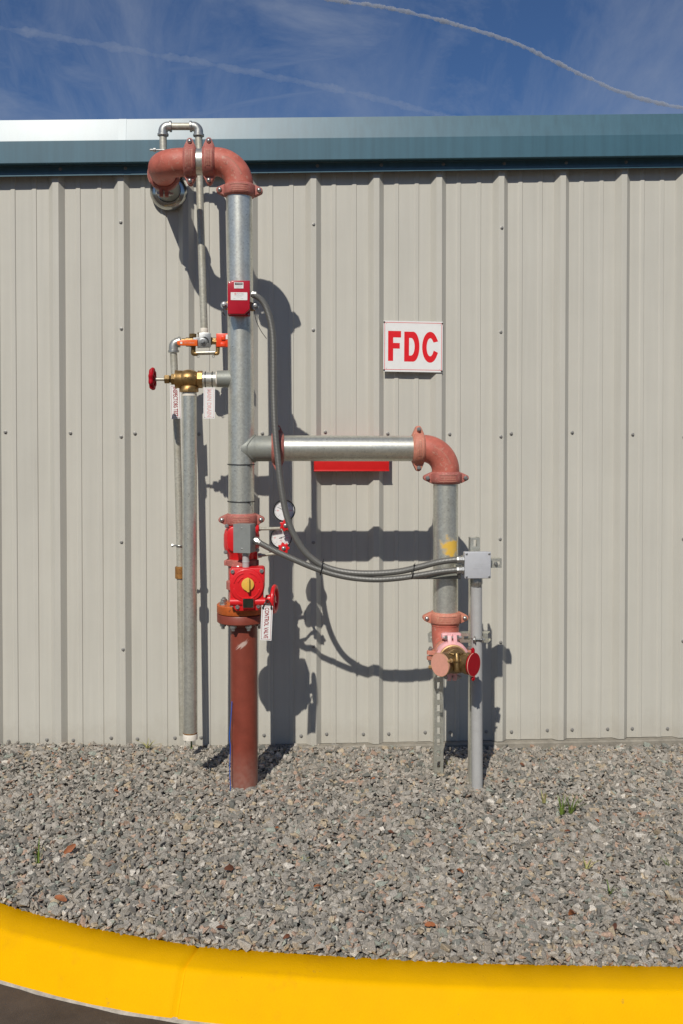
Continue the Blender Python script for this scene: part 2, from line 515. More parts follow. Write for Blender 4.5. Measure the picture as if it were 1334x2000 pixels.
# rain-splashed dust on the lowest part of the sheets
def splash(m):
    t = m.node_tree; n = t.nodes.new; l = t.links.new
    p = t.nodes['Principled BSDF']
    old = p.inputs['Base Color'].links[0].from_socket
    geo = n('ShaderNodeNewGeometry'); sx = n('ShaderNodeSeparateXYZ'); l(geo.outputs['Position'], sx.inputs[0])
    nn = n('ShaderNodeTexNoise'); nn.inputs['Scale'].default_value = 9; nn.inputs['Detail'].default_value = 10; nn.inputs['Roughness'].default_value = 0.75
    l(geo.outputs['Position'], nn.inputs['Vector'])
    ma = n('ShaderNodeMath'); ma.operation = 'MULTIPLY_ADD'; ma.inputs[1].default_value = -0.34; ma.inputs[2].default_value = 0.17
    l(nn.outputs[0], ma.inputs[0])
    ad = n('ShaderNodeMath'); ad.operation = 'ADD'; l(sx.outputs[2], ad.inputs[0]); l(ma.outputs[0], ad.inputs[1])
    mr = n('ShaderNodeMapRange'); mr.inputs[1].default_value = 0.14; mr.inputs[2].default_value = 0.0; mr.inputs[4].default_value = 0.42
    l(ad.outputs[0], mr.inputs[0])
    mx = n('ShaderNodeMix'); mx.data_type = 'RGBA'
    l(mr.outputs[0], mx.inputs[0]); l(old, mx.inputs[6]); mx.inputs[7].default_value = (0.38, 0.345, 0.285, 1)
    l(mx.outputs[2], p.inputs['Base Color'])
splash(M['panel'])
# glass over the gauge dials
def glass():
    m, t, p = base_mat('gauge_glass')
    p.inputs['Base Color'].default_value = (1, 1, 1, 1)
    p.inputs['Roughness'].default_value = 0.02
    p.inputs['Alpha'].default_value = 0.06
    return m
M['glass'] = glass()

# the galvanised FDC drop with its yellow spray mark (paint with a shape of its own)
def galv_sprayed(centre):
    m = M['galv'].copy(); m.name = 'galvanised_steel_with_spray_mark'
    t = m.node_tree; n = t.nodes.new; l = t.links.new
    p = t.nodes['Principled BSDF']
    geo = n('ShaderNodeNewGeometry')
    sub = n('ShaderNodeVectorMath'); sub.operation = 'SUBTRACT'; sub.inputs[1].default_value = centre
    l(geo.outputs['Position'], sub.inputs[0])
    sc = n('ShaderNodeVectorMath'); sc.operation = 'MULTIPLY'; sc.inputs[1].default_value = (1/0.043, 1/0.16, 1/0.050)
    l(sub.outputs[0], sc.inputs[0])
    ln = n('ShaderNodeVectorMath'); ln.operation = 'LENGTH'; l(sc.outputs[0], ln.inputs[0])
    nz_ = n('ShaderNodeTexNoise'); nz_.inputs['Scale'].default_value = 32; nz_.inputs['Detail'].default_value = 6
    l(geo.outputs['Position'], nz_.inputs['Vector'])
    ad = n('ShaderNodeMath'); ad.operation = 'MULTIPLY_ADD'; ad.inputs[1].default_value = 2.2; ad.inputs[2].default_value = -1.05
    l(nz_.outputs[0], ad.inputs[0])
    su = n('ShaderNodeMath'); su.operation = 'ADD'; l(ln.outputs['Value'], su.inputs[0]); l(ad.outputs[0], su.inputs[1])
    mr = n('ShaderNodeMapRange'); mr.inputs[1].default_value = 1.0; mr.inputs[2].default_value = 0.55; mr.inputs[4].default_value = 0.92
    l(su.outputs[0], mr.inputs[0])
    old = p.inputs['Base Color'].links[0].from_socket
    mx = n('ShaderNodeMix'); mx.data_type = 'RGBA'
    l(mr.outputs[0], mx.inputs[0]); l(old, mx.inputs[6]); mx.inputs[7].default_value = (0.80, 0.47, 0.03, 1)
    l(mx.outputs[2], p.inputs['Base Color'])
    inv = n('ShaderNodeMath'); inv.operation = 'MULTIPLY_ADD'; inv.inputs[1].default_value = -0.74; inv.inputs[2].default_value = 0.78
    l(mr.outputs[0], inv.inputs[0]); l(inv.outputs[0], p.inputs['Metallic'])
    return m

# scuffed primer: a pale scrape on the underground pipe
def primer_scraped(c):
    m = M['primer'].copy(); m.name = 'red_brown_primer_with_scrape'
    t = m.node_tree; n = t.nodes.new; l = t.links.new
    p = t.nodes['Principled BSDF']
    geo = n('ShaderNodeNewGeometry')
    sub = n('ShaderNodeVectorMath'); sub.operation = 'SUBTRACT'; sub.inputs[1].default_value = c
    l(geo.outputs['Position'], sub.inputs[0])
    mpn = n('ShaderNodeMapping'); mpn.vector_type = 'TEXTURE'; mpn.inputs['Rotation'].default_value = (0, R(-42), 0)
    mpn.inputs['Scale'].default_value = (0.036, 0.2, 0.013)
    l(sub.outputs[0], mpn.inputs['Vector'])
    ln = n('ShaderNodeVectorMath'); ln.operation = 'LENGTH'; l(mpn.outputs[0], ln.inputs[0])
    mp2 = n('ShaderNodeMapping'); mp2.vector_type = 'TEXTURE'; mp2.inputs['Rotation'].default_value = (0, R(-42), 0); mp2.inputs['Scale'].default_value = (1/30, 1/30, 1/330)
    l(sub.outputs[0], mp2.inputs['Vector'])
    nz_ = n('ShaderNodeTexNoise'); nz_.inputs['Scale'].default_value = 1; nz_.inputs['Detail'].default_value = 5
    l(mp2.outputs[0], nz_.inputs['Vector'])
    ad = n('ShaderNodeMath'); ad.operation = 'MULTIPLY_ADD'; ad.inputs[1].default_value = 2.4; ad.inputs[2].default_value = -1.1
    l(nz_.outputs[0], ad.inputs[0])
    su = n('ShaderNodeMath'); su.operation = 'ADD'; l(ln.outputs['Value'], su.inputs[0]); l(ad.outputs[0], su.inputs[1])
    mr = n('ShaderNodeMapRange'); mr.inputs[1].default_value = 0.95; mr.inputs[2].default_value = 0.6; mr.inputs[4].default_value = 0.75
    l(su.outputs[0], mr.inputs[0])
    old = p.inputs['Base Color'].links[0].from_socket
    mx = n('ShaderNodeMix'); mx.data_type = 'RGBA'
    l(mr.outputs[0], mx.inputs[0]); l(old, mx.inputs[6]); mx.inputs[7].default_value = (0.60, 0.47, 0.40, 1)
    # pale gravel dust splashed on the lowest hand's breadth
    sx = n('ShaderNodeSeparateXYZ'); l(geo.outputs['Position'], sx.inputs[0])
    nn = n('ShaderNodeTexNoise'); nn.inputs['Scale'].default_value = 60; nn.inputs['Detail'].default_value = 8
    l(geo.outputs['Position'], nn.inputs['Vector'])
    hz = n('ShaderNodeMapRange'); hz.inputs[1].default_value = 0.17; hz.inputs[2].default_value = 0.0; hz.inputs[4].default_value = 0.8
    l(sx.outputs[2], hz.inputs[0])
    pr = n('ShaderNodeMath'); pr.operation = 'MULTIPLY'; l(hz.outputs[0], pr.inputs[0]); l(nn.outputs[0], pr.inputs[1])
    mx3 = n('ShaderNodeMix'); mx3.data_type = 'RGBA'
    l(pr.outputs[0], mx3.inputs[0]); l(mx.outputs[2], mx3.inputs[6]); mx3.inputs[7].default_value = (0.36, 0.24, 0.19, 1)
    l(mx3.outputs[2], p.inputs['Base Color'])
    return m

# ================================================================== SETTING
# ---------------- ground
def curb_path():
    pts = []
    for px, py in ((0, 1763), (157, 1806), (294, 1833), (409, 1849), (560, 1861), (700, 1870), (900, 1880), (1100, 1885), (1334, 1888)):
        q = PZ(px, py, -0.05)
        pts.append(Vector((q.x, q.y, 0)))
    d0 = (pts[0]-pts[1]).normalized()
    bend = Matrix.Rotation(R(-14), 3, 'Z')
    pre = [pts[0]]
    for i in range(5):
        d0 = bend @ d0
        pre.append(pre[-1] + d0*0.30)
    d1 = (pts[-1]-pts[-2]).normalized()
    post = [pts[-1] + d1*k*0.5 for k in range(1, 7)]
    return spline(pre[:0:-1] + pts + post, 0.03)
CURB = curb_path()
def curb_normals(path):
    o = []
    for i in range(len(path)):
        t = (path[min(i+1, len(path)-1)] - path[max(i-1, 0)]).normalized()
        o.append(Vector((t.y, -t.x, 0)) if (t.y*0 - t.x*1) < 0 else Vector((-t.y, t.x, 0)))
    return o
CNRM = curb_normals(CURB)
CXY = np.array([(p.x, p.y) for p in CURB])
def curb_y(x):
    return np.interp(x, CXY[:, 0], CXY[:, 1])

def ground_h(x, y):
    """gravel height: banked a little against the wall on one side, falling towards the kerb"""
    x = np.asarray(x, float); y = np.asarray(y, float)
    hw = np.interp(x, [-2, -1.1, -0.6, 0.1, 1.0, 2.0], [0.030, 0.026, 0.0, -0.008, -0.030, -0.030])
    a = np.clip(-y/0.55, 0, 1); a = a*a*(3-2*a)
    b = np.clip((-y-0.6)/0.9, 0, 1)
    return hw*(1-a) + (-0.006)*a - 0.030*b + 0.006*np.sin(x*4.1+1.0)*np.sin(y*5.3) + 0.004*np.sin(x*9.7)*np.cos(y*8.1+2)

b = MB()
b.add([(-300, -300, -0.170), (300, -300, -0.170), (300, 300, -0.170), (-300, 300, -0.170)], [(0, 1, 2, 3)])
tag(b.build('road', M['asphalt'], smooth=0), 'dark brown asphalt road in front of the yellow kerb', None, kind='structure')

# gravel bed sheet
nx, ny = 120, 50
b = MB(); vs = []; fs = []
for j in range(ny+1):
    for i in range(nx+1):
        x = -2.6 + 5.7*i/nx
        yb = float(curb_y(x)) + 0.004
        y = -0.0 + (yb)*(j/ny)
        vs.append((x, y, float(ground_h(x, y)) - 0.016))
for j in range(ny):
    for i in range(nx):
        a = j*(nx+1)+i
        fs.append((a, a+1, a+nx+2, a+nx+1))
b.add(vs, fs)
tag(b.build('ground', M['bed']), 'grey stone fines under the gravel between wall and kerb', None, kind='structure')

# ---------------- gravel: crushed stone as real chips, one object
def stone_lib(n=64):
    lib = []
    for i in range(n):
        bmx = bmesh.new()
        sx, sy, sz = random.uniform(.85, 1.15), random.uniform(.55, .85), random.uniform(.34, .62)
        for _ in range(random.randint(8, 12)):
            v = Vector((random.uniform(-1, 1), random.uniform(-1, 1), random.uniform(-1, 1)))
            k = max(abs(v.x), abs(v.y), abs(v.z))
            v = v/k*0.55 + v.normalized()*0.45
            bmx.verts.new((v.x*sx, v.y*sy, v.z*sz))
        bmesh.ops.convex_hull(bmx, input=bmx.verts[:])
        for q in [q for q in bmx.verts if not q.link_faces]:
            bmx.verts.remove(q)
        bmesh.ops.triangulate(bmx, faces=bmx.faces[:])
        bmesh.ops.recalc_face_normals(bmx, faces=bmx.faces[:])
        bmx.verts.index_update()
        V = np.array([tuple(q.co) for q in bmx.verts]); F = np.array([[q.index for q in f.verts] for f in bmx.faces])
        bmx.free()
        lib.append((V, F))
    return lib

def gravel_mesh():
    lib = stone_lib()
    sp = 0.0107
    xs = np.arange(-2.15, 2.75, sp)
    X = []; Y = []
    for x in xs:
        yb = float(curb_y(x)) - 0.004
        ys = np.arange(-0.012, yb, -sp)
        X.append(np.full(len(ys), x)); Y.append(ys)
    X = np.concatenate(X); Y = np.concatenate(Y)
    X += RNG.uniform(-.5, .5, len(X))*sp*1.3; Y += RNG.uniform(-.5, .5, len(Y))*sp*1.3
    # a last row tucked against the back of the kerb
    ke = np.arange(-2.1, 2.6, 0.0065)
    n_edge = len(ke)
    X = np.concatenate([X, ke]); Y = np.concatenate([Y, curb_y(ke) + RNG.uniform(0.000, 0.012, n_edge)])
    is_edge = np.concatenate([np.zeros(len(X)-n_edge, bool), np.ones(n_edge, bool)])
    dist = np.hypot(X, Y+DIST)
    keep = np.abs(X) < 0.60*(Y+DIST)+0.1
    X = X[keep]; Y = Y[keep]; is_edge = is_edge[keep]
    n = len(X)
    size = np.clip(RNG.lognormal(math.log(0.0102), 0.38, n), 0.0042, 0.0240)
    size[is_edge] = np.clip(size[is_edge], 0.006, 0.011)
    cy = curb_y(X)
    Y = np.where(is_edge, Y, np.maximum(Y, cy + 0.30*size))
    Y = np.minimum(Y, -0.008 - 0.5*size)
    Z = ground_h(X, Y) + RNG.uniform(-0.011, 0.004, n) + size*0.10
    Z = np.where(is_edge, -0.050 + RNG.uniform(-0.002, 0.004, n), Z)
    pick = RNG.integers(0, len(lib), n)
    # tints: grey granite, dark greenish, pinkish, tan, pale
    base = np.array([(.300, .285, .262), (.235, .228, .212), (.36, .345, .32), (.165, .172, .162), (.37, .27, .215), (.39, .33, .245), (.52, .50, .465), (.27, .30, .27), (.33, .305, .27)])
    prob = np.array([.27, .20, .17, .09, .055, .055, .025, .03, .11]); prob /= prob.sum()
    ti = RNG.choice(len(base), n, p=prob)
    C = base[ti]*RNG.uniform(.78, 1.16, (n, 1))*np.array([1.05, 1.0, 0.92])
    # rotations: mostly lying on a flat side with a tilt
    yaw = RNG.uniform(0, 2*math.pi, n); tx = RNG.normal(0, 0.50, n); ty = RNG.normal(0, 0.50, n)
    VV = []; FF = []; CC = []; off = 0
    for k in range(len(lib)):
        V, F = lib[k]
        ids = np.nonzero(pick == k)[0]
        if not len(ids): continue
        m = len(ids)
        cyw, syw = np.cos(yaw[ids]), np.sin(yaw[ids])
        cx, sx = np.cos(tx[ids]), np.sin(tx[ids])
        cyy, syy = np.cos(ty[ids]), np.sin(ty[ids])
        v = V[None]*size[ids][:, None, None]
        x, y, z = v[..., 0], v[..., 1], v[..., 2]
        y, z = y*cx[:, None]-z*sx[:, None], y*sx[:, None]+z*cx[:, None]
        x, z = x*cyy[:, None]+z*syy[:, None], -x*syy[:, None]+z*cyy[:, None]
        x, y = x*cyw[:, None]-y*syw[:, None], x*syw[:, None]+y*cyw[:, None]
        v = np.stack([x+X[ids][:, None], y+Y[ids][:, None], z+Z[ids][:, None]], -1)
        VV.append(v.reshape(-1, 3))
        f = F[None] + (off + np.arange(m)*len(V))[:, None, None]
        FF.append(f.reshape(-1, 3)); off += m*len(V)
        CC.append(np.repeat(C[ids], len(F), axis=0))
    VV = np.concatenate(VV); FF = np.concatenate(FF); CC = np.concatenate(CC)
    me = bpy.data.meshes.new('gravel')
    me.vertices.add(len(VV)); me.vertices.foreach_set('co', VV.ravel())
    me.loops.add(FF.size); me.loops.foreach_set('vertex_index', FF.ravel().astype(np.int32))
    me.polygons.add(len(FF))
    me.polygons.foreach_set('loop_start', (np.arange(len(FF))*3).astype(np.int32))
    at = me.attributes.new('stone_tint', 'FLOAT_COLOR', 'FACE')
    at.data.foreach_set('color', np.concatenate([CC, np.ones((len(CC), 1))], 1).ravel())
    me.polygons.foreach_set('use_smooth', [False]*len(FF))
    me.update(calc_edges=True)
    return me, n

def stone_mat():
    m, t, p = base_mat('crushed_granite')
    n = t.nodes.new; l = t.links.new
    at = n('ShaderNodeAttribute'); at.attribute_name = 'stone_tint'
    geo = n('ShaderNodeNewGeometry')
    a = n('ShaderNodeTexNoise'); a.inputs['Scale'].default_value = 300; a.inputs['Detail'].default_value = 4; a.inputs['Roughness'].default_value = 0.8
    l(geo.outputs['Position'], a.inputs['Vector'])
    r = n('ShaderNodeMapRange'); r.inputs[1].default_value = .33; r.inputs[2].default_value = .67; r.inputs[3].default_value = .42; r.inputs[4].default_value = 1.62
    l(a.outputs[0], r.inputs[0])
    mu = n('ShaderNodeVectorMath'); mu.operation = 'SCALE'
    l(at.outputs['Color'], mu.inputs[0]); l(r.outputs[0], mu.inputs['Scale'])
    l(mu.outputs[0], p.inputs['Base Color'])
    p.inputs['Roughness'].default_value = 0.8
    p.inputs['Specular IOR Level'].default_value = 0.35
    bp = n('ShaderNodeBump'); bp.inputs['Strength'].default_value = 0.5; bp.inputs['Distance'].default_value = 0.002
    l(a.outputs[0], bp.inputs['Height']); l(bp.outputs[0], p.inputs['Normal'])
    return m
gm, n_st = gravel_mesh()
gm.materials.append(stone_mat())
tag(link('gravel', gm), 'crushed grey granite gravel covering the ground between the wall and the yellow kerb', None, kind='stuff')

# ---------------- kerb
def yellow_mat():
    m = mat('yellow_kerb_paint', (0.82, 0.425, 0.0), 0.65, 0, 0.06, 5, 0.45, 260, spec=0.05,
            spots=[((0.70, 0.33, 0.005), 0.60, 7, 0.2), ((0.50, 0.23, 0.006), 0.70, 70, 0.05), ((0.44, 0.25, 0.04), 0.70, 22, 0.08)])
    return m
M['yellow'] = yellow_mat()
CZ = -0.050
def smooth_prof(pts, r, n=5):
    q = fillet([Vector((a, 0, b_)) for a, b_ in pts], r, n)
    return [(v.x, v.z) for v in q]
cprof = [(-0.012, CZ-0.12), (-0.004, CZ-0.004)] + smooth_prof([(0.0, CZ), (0.118, CZ-0.006), (0.184, CZ-0.112), (0.19, CZ-0.14)], 0.03, 5)
joint_i = min(range(len(CURB)), key=lambda i: abs(CURB[i].x - PZ(392, 1850, CZ).x))
b = MB(); vs = []; fs = []
rows = []
for i, (p, nrm) in enumerate(zip(CURB, CNRM)):
    if i == joint_i:
        t = (CURB[i+1]-CURB[i-1]).normalized()
        for ds, dz in ((-0.012, 0), (-0.004, -0.0075), (0.003, -0.0075), (0.007, 0)):
            rows.append((p + t*ds, nrm, dz))
    else:
        rows.append((p, nrm, 0))
m_ = len(cprof)
for (p, nrm, dz) in rows:
    for (a, z) in cprof:
        wob = 0.0018*mnoise.noise(Vector((p.x*3+a*9, p.y*3, z*9))) + 0.0008*mnoise.noise(Vector((p.x*17, a*30, z*30)))
        q = p + nrm*(a + wob + (dz*0.7 if a > 0.02 else 0))
        vs.append((q.x, q.y, z + wob + (dz if a > -0.01 and z > -0.175 else 0)))
for i in range(len(rows)-1):
    for k in range(m_-1):
        fs.append((i*m_+k, i*m_+k+1, (i+1)*m_+k+1, (i+1)*m_+k))
b.add(vs, fs)
tag(b.build('curb', M['yellow'], smooth=60), 'curved yellow painted concrete kerb with one cut joint', None, kind='structure')
# pale concrete left bare under the paint line
b = MB(); vs = []; fs = []
for i, (p, nrm) in enumerate(zip(CURB, CNRM)):
    wv = 0.006*mnoise.noise(Vector((p.x*11, p.y*11, 3)))
    for a, z in ((0.172, -0.170), (0.178, -0.163), (0.189+wv, -0.166), (0.193+wv, -0.175)):
        q = p + nrm*a
        vs.append((q.x, q.y, z))
for i in range(len(CURB)-1):
    for k in range(3):
        fs.append((i*4+k, i*4+k+1, (i+1)*4+k+1, (i+1)*4+k))
b.add(vs, fs)
tag(b.build('gutter_edge', mat('bare_concrete_edge', (0.42, 0.37, 0.30), 0.9, 0, 0.3, 40, 0.5), smooth=60), 'thin bare concrete line between yellow kerb and asphalt', None, kind='structure')

# ---------------- the metal building
bld = thing('metal_building', (0.2, 0, 0), 'grey ribbed metal building wall with teal roof edge trim', 'building')
X0, PIT = -1.385, 0.3048          # rib 0, rib pitch
RIB_H, RIB_T, RIB_RUN = 0.028, 0.0135, 0.0245
def line_at(pl, pr, d):
    a = P(pl[0], pl[1], d); c = P(pr[0], pr[1], d)
    return lambda x: a.z + (c.z-a.z)*(x-a.x)/(c.x-a.x)
t_top = line_at((0, 235), (1334, 222), 0.078)
t_cre = line_at((0, 276), (1334, 262), 0.10)
t_bot = line_at((0, 320), (1334, 304), 0.10)
t_rec = line_at((0, 338), (1334, 320), 0.042)
t_lip = line_at((0, 345), (1334, 327), 0.052)
ZB = 0.002                         # bottom of the sheets
def panel_section(k0, k1):
    pr = []
    for k in range(k0, k1+1):
        c = X0 + k*PIT
        if k > k0:
            pr.append((c-RIB_T-RIB_RUN, 0.0))
            pr.append((c-RIB_T, RIB_H))
        if k == k0:
            pr.append((c-RIB_T+0.001, RIB_H+0.0012)) ; pr.append((c+RIB_T, RIB_H+0.0012)); pr.append((c+RIB_T+RIB_RUN, 0.0))
        elif k < k1:
            pr.append((c+RIB_T, RIB_H)); pr.append((c+RIB_T+RIB_RUN, 0.0))
        else:
            pr.append((c+RIB_T-0.001, RIB_H))
        if k < k1:
            for fr in (0.112, 0.211):
                e = c + fr
                pr += [(e-0.026, 0.0), (e-0.019, 0.0040), (e-0.0032, 0.0040), (e, 0.0)]
    return pr
def bulge(x, z):                   # oil-canning of thin sheet
    return 0.0019*mnoise.noise(Vector((x*5.2, z*1.5, 4.0))) + 0.0007*mnoise.noise(Vector((x*14, z*4.0, 8.0)))
def screw_mesh():
    b = MB()
    b.lathe((0, 0, 0), (0, -1, 0), [(0, 0.0085), (0.0012, 0.0085), (0.0022, 0.0060)], 14)
    b.lathe((0, -0.0022, 0), (0, -1, 0), [(0, 0.0048), (0.0045, 0.0048), (0.0052, 0.0040)], 6)
    return b.mesh('screw', M['screw'], 30, center=False)[0]
SCREW = screw_mesh()
zs = np.linspace(0, 1, 48)
ROW_MID = P(151, 846, 0).z
ROW_LOW = P(300, 1441, 0).z
for k0 in range(-4, 14, 3):
    pr = panel_section(k0, k0+3)
    b = MB(); vs = []; fs = []
    sag = 0.004*math.sin(k0*2.3)
    for t in zs:
        for (x, dp) in pr:
            zt = t_rec(x) + 0.004
            z = ZB + sag*(1-t)*0.6 + (zt-ZB)*t
            vs.append((x, -dp - bulge(x, z), z))
    m_ = len(pr)
    for j in range(len(zs)-1):
        for i in range(m_-1):
            fs.append((j*m_+i, j*m_+i+1, (j+1)*m_+i+1, (j+1)*m_+i))
    b.add(vs, fs)
    pan = b.build('wall_panel', M['panel'], bld, smooth=0)
    def put(x, d, z):
        link('screw', SCREW, pan, Matrix.Translation((x, -d, z)) @ Matrix.Rotation(random.uniform(0, 1), 4, 'Y'))
    if -4 < k0 < 12:
        c = X0 + k0*PIT
        zz = P(245, 434, 0.028).z
        for i in range(6):
            put(c + random.uniform(-.003, .003), RIB_H+0.0012, zz - i*0.508 + random.uniform(-.006, .006))
        for k in range(k0, k0+3):
            c = X0 + k*PIT
            put(c+0.058, 0.0015, ROW_MID + random.uniform(-.006, .006))
            put(c+0.064, 0.0015, ROW_LOW + random.uniform(-.004, .004))
            put(c+0.244, 0.0015, ROW_LOW + random.uniform(-.004, .004))

# slab edge
b = MB()
XL, XR = X0-4*PIT, X0+14*PIT
b.add([], [])
nseg = 90
vs = []; fs = []
for i in range(nseg+1):
    x = XL + (XR-XL)*i/nseg
    wv = 0.004*mnoise.noise(Vector((x*6, 0, 0)))
    for (y, z) in ((0.3, -0.001), (-0.036+wv, -0.002+wv*0.5), (-0.042+wv, -0.008), (-0.042+wv*0.5, -0.25)):
        vs.append((x, y, z))
for i in range(nseg):
    for k in range(3):
        fs.append((i*4+k, i*4+k+1, (i+1)*4+k+1, (i+1)*4+k))
b.add(vs, fs)
b.build('foundation', M['concrete'], bld)
# trim
def sweep(prof, name, m):
    b = MB(); vs = []; fs = []
    n = 40
    for i in range(n+1):
        x = XL-0.05 + (XR-XL+0.1)*i/n
        for (d, fz) in prof:
            vs.append((x, -d, fz(x) if callable(fz) else fz))
    m_ = len(prof)
    for i in range(n):
        for k in range(m_-1):
            fs.append((i*m_+k, i*m_+k+1, (i+1)*m_+k+1, (i+1)*m_+k))
    b.add(vs, fs)
    return b.build(name, m, bld, smooth=14)
trim = sweep([(0.073, lambda x: t_top(x)-0.012), (0.0745, lambda x: t_top(x)-0.001), (0.078, t_top), (0.0998, lambda x: t_cre(x)+0.003), (0.101, lambda x: t_cre(x)-0.001),
       (0.1005, lambda x: t_bot(x)+0.003), (0.098, t_bot), (0.046, lambda x: t_bot(x)+0.004), (0.042, lambda x: t_bot(x)), (0.042, t_rec), (0.054, lambda x: t_rec(x)-0.004), (0.054, t_lip), (0.050, t_lip)], 'rake_trim', M['trim'])
for px in (118, 245, 620, 745, 866, 985, 1106, 1223):
    q = P(px, 330 - (px-118)*0.0123, 0.042)
    link('screw', SCREW, trim, Matrix.Translation((q.x, -0.042, q.z)))
for px in (246, 940):
    xj = P(px, 290, 0.1).x
    b = MB(); vs = []
    pr_ = [(0.0795, lambda x: t_top(x)+0.0004), (0.1012, lambda x: t_cre(x)+0.003), (0.1022, lambda x: t_cre(x)-0.001), (0.1018, lambda x: t_bot(x)+0.002)]
    for x in (xj-0.035, xj+0.0):
        for d_, fz in pr_: vs.append((x, -d_, fz(x)))
    b.add(vs, [(0, 1, 5, 4), (1, 2, 6, 5), (2, 3, 7, 6)])
    b.build('lap_joint', M['trim'], trim, smooth=14)
# roof, other walls
b = MB()
vs = []
for x in (XL-0.04, XR+0.04):
    for y, dz in ((-0.074, -0.008), (5.0, -0.008), (5.0, -0.06), (-0.074, -0.06)):
        vs.append((x, y, t_top(x)+dz))
b.add(vs, [(0, 1, 2, 3), (7, 6, 5, 4), (0, 4, 5, 1), (1, 5, 6, 2), (2, 6, 7, 3), (3, 7, 4, 0)])
b.build('roof', M['roof'], bld, smooth=0)
for nm, x in (('side_wall', XL+0.02), ('side_wall', XR-0.02)):
    b = MB(); b.box((x, 2.5, (t_rec(x)+ZB)/2), (0.03, 4.9, t_rec(x)-ZB)); b.build(nm, M['panel'], bld, smooth=0)
b = MB(); b.box(((XL+XR)/2, 4.94, 1.4), (XR-XL-0.08, 0.03, 2.8)); b.build('back_wall', M['panel'], bld, smooth=0)

# ---------------- the row of trees across the road (seen in the polished plate and the chrome)
def tree_meshes(seed):
    rnd = random.Random(seed)
    b = MB()
    b.tube([(0, 0, -0.25), (0.05, 0, 1.2), (-0.05, 0.05, 2.6), (0.1, 0, 4.2), (0.05, 0.1, 6.0)], [0.24, 0.19, 0.16, 0.11, 0.05], 9)
    for k_ in range(7):
        a = rnd.uniform(0, 6.28); z = rnd.uniform(2.2, 4.6)
        b.tube([(0, 0, z), (0.8*math.cos(a), 0.8*math.sin(a), z+0.7), (1.7*math.cos(a), 1.7*math.sin(a), z+1.7)], [0.08, 0.055, 0.02], 6)
    tm = b.mesh('trunk', M['bark'], 60, center=False)[0]
    b = MB()
    cl = [(Vector((rnd.gauss(0, 1.15), rnd.gauss(0, 1.0), rnd.uniform(2.4, 7.4))), rnd.uniform(0.6, 1.25)) for _ in range(26)]
    for c, r_ in cl:
        for _ in range(90):
            d = Vector((rnd.gauss(0, 1), rnd.gauss(0, 1), rnd.gauss(0, 1))).normalized()*r_*rnd.uniform(.5, 1.05)
            u = Vector((rnd.gauss(0, 1), rnd.gauss(0, 1), rnd.gauss(0, 1))).normalized(); v = u.orthogonal().normalized()
            L_ = rnd.uniform(.12, .24); p = c + d
            b.add([p-u*L_, p+v*L_*.45, p+u*L_, p-v*L_*.45], [(0, 1, 2, 3)])
    cm = b.mesh('crown', M['foliage'], 0, center=False)[0]
    return tm, cm
M['bark'] = mat('bark', (0.11, 0.085, 0.06), 0.9, 0, 0.3, 20, 0.6, 60)
M['foliage'] = mat('dark_foliage', (0.055, 0.085, 0.028), 0.6, 0, 0.4, 2.5, 0)
TREES = [tree_meshes(31), tree_meshes(32)]
for i_, (tx_, ty_, sc_) in enumerate(((-15, -24, 1.1), (-10.5, -22.5, 1.25), (-6, -25, 1.05), (-2, -23, 1.3), (2.2, -24.5, 1.15), (6.5, -22.5, 1.2), (11, -24.5, 1.1), (15.5, -23.5, 1.25))):
    tr_ = thing('tree', (tx_, ty_, -0.170), 'dense dark green tree in the row across the road from the wall', 'tree', 'row of trees across the road')
    tr_.scale = (sc_, sc_, sc_); tr_.rotation_euler.z = i_*1.3
    for nm_, me_ in zip(('trunk', 'crown'), TREES[i_ % 2]):
        o_ = bpy.data.objects.new(nm_, me_); col.objects.link(o_); o_.parent = tr_

# ================================================================== SPRINKLER RISER
D = 0.53
RP = 0.0552
base = PZ(477, 1535, 0.0)
riser = thing('sprinkler_riser', P(477, 1535, D), 'tall galvanised sprinkler riser pipe with red elbows, standing on red-brown pipe', 'pipe')

def embossed(b, c, u, v, n, wdt, hgt, rows_=2, seed=1):
    """small cast marks standing proud"""
    rnd = random.Random(seed)
    for r_ in range(rows_):
        x = -wdt/2
        y = (r_-(rows_-1)/2)*hgt/rows_*1.1
        while x < wdt/2-0.002:
            ww = rnd.uniform(0.002, 0.0045)
            hh = hgt/rows_*rnd.uniform(0.5, 0.8)
            b.prism([(-ww/2, -hh/2), (ww/2, -hh/2), (ww/2*0.6, hh/2), (-ww/2*0.7, hh/2)], Vector(c)+u*(x+ww/2)+v*y, u, v, n, 0.0014)
            x += ww + rnd.uniform(0.0012, 0.0025)

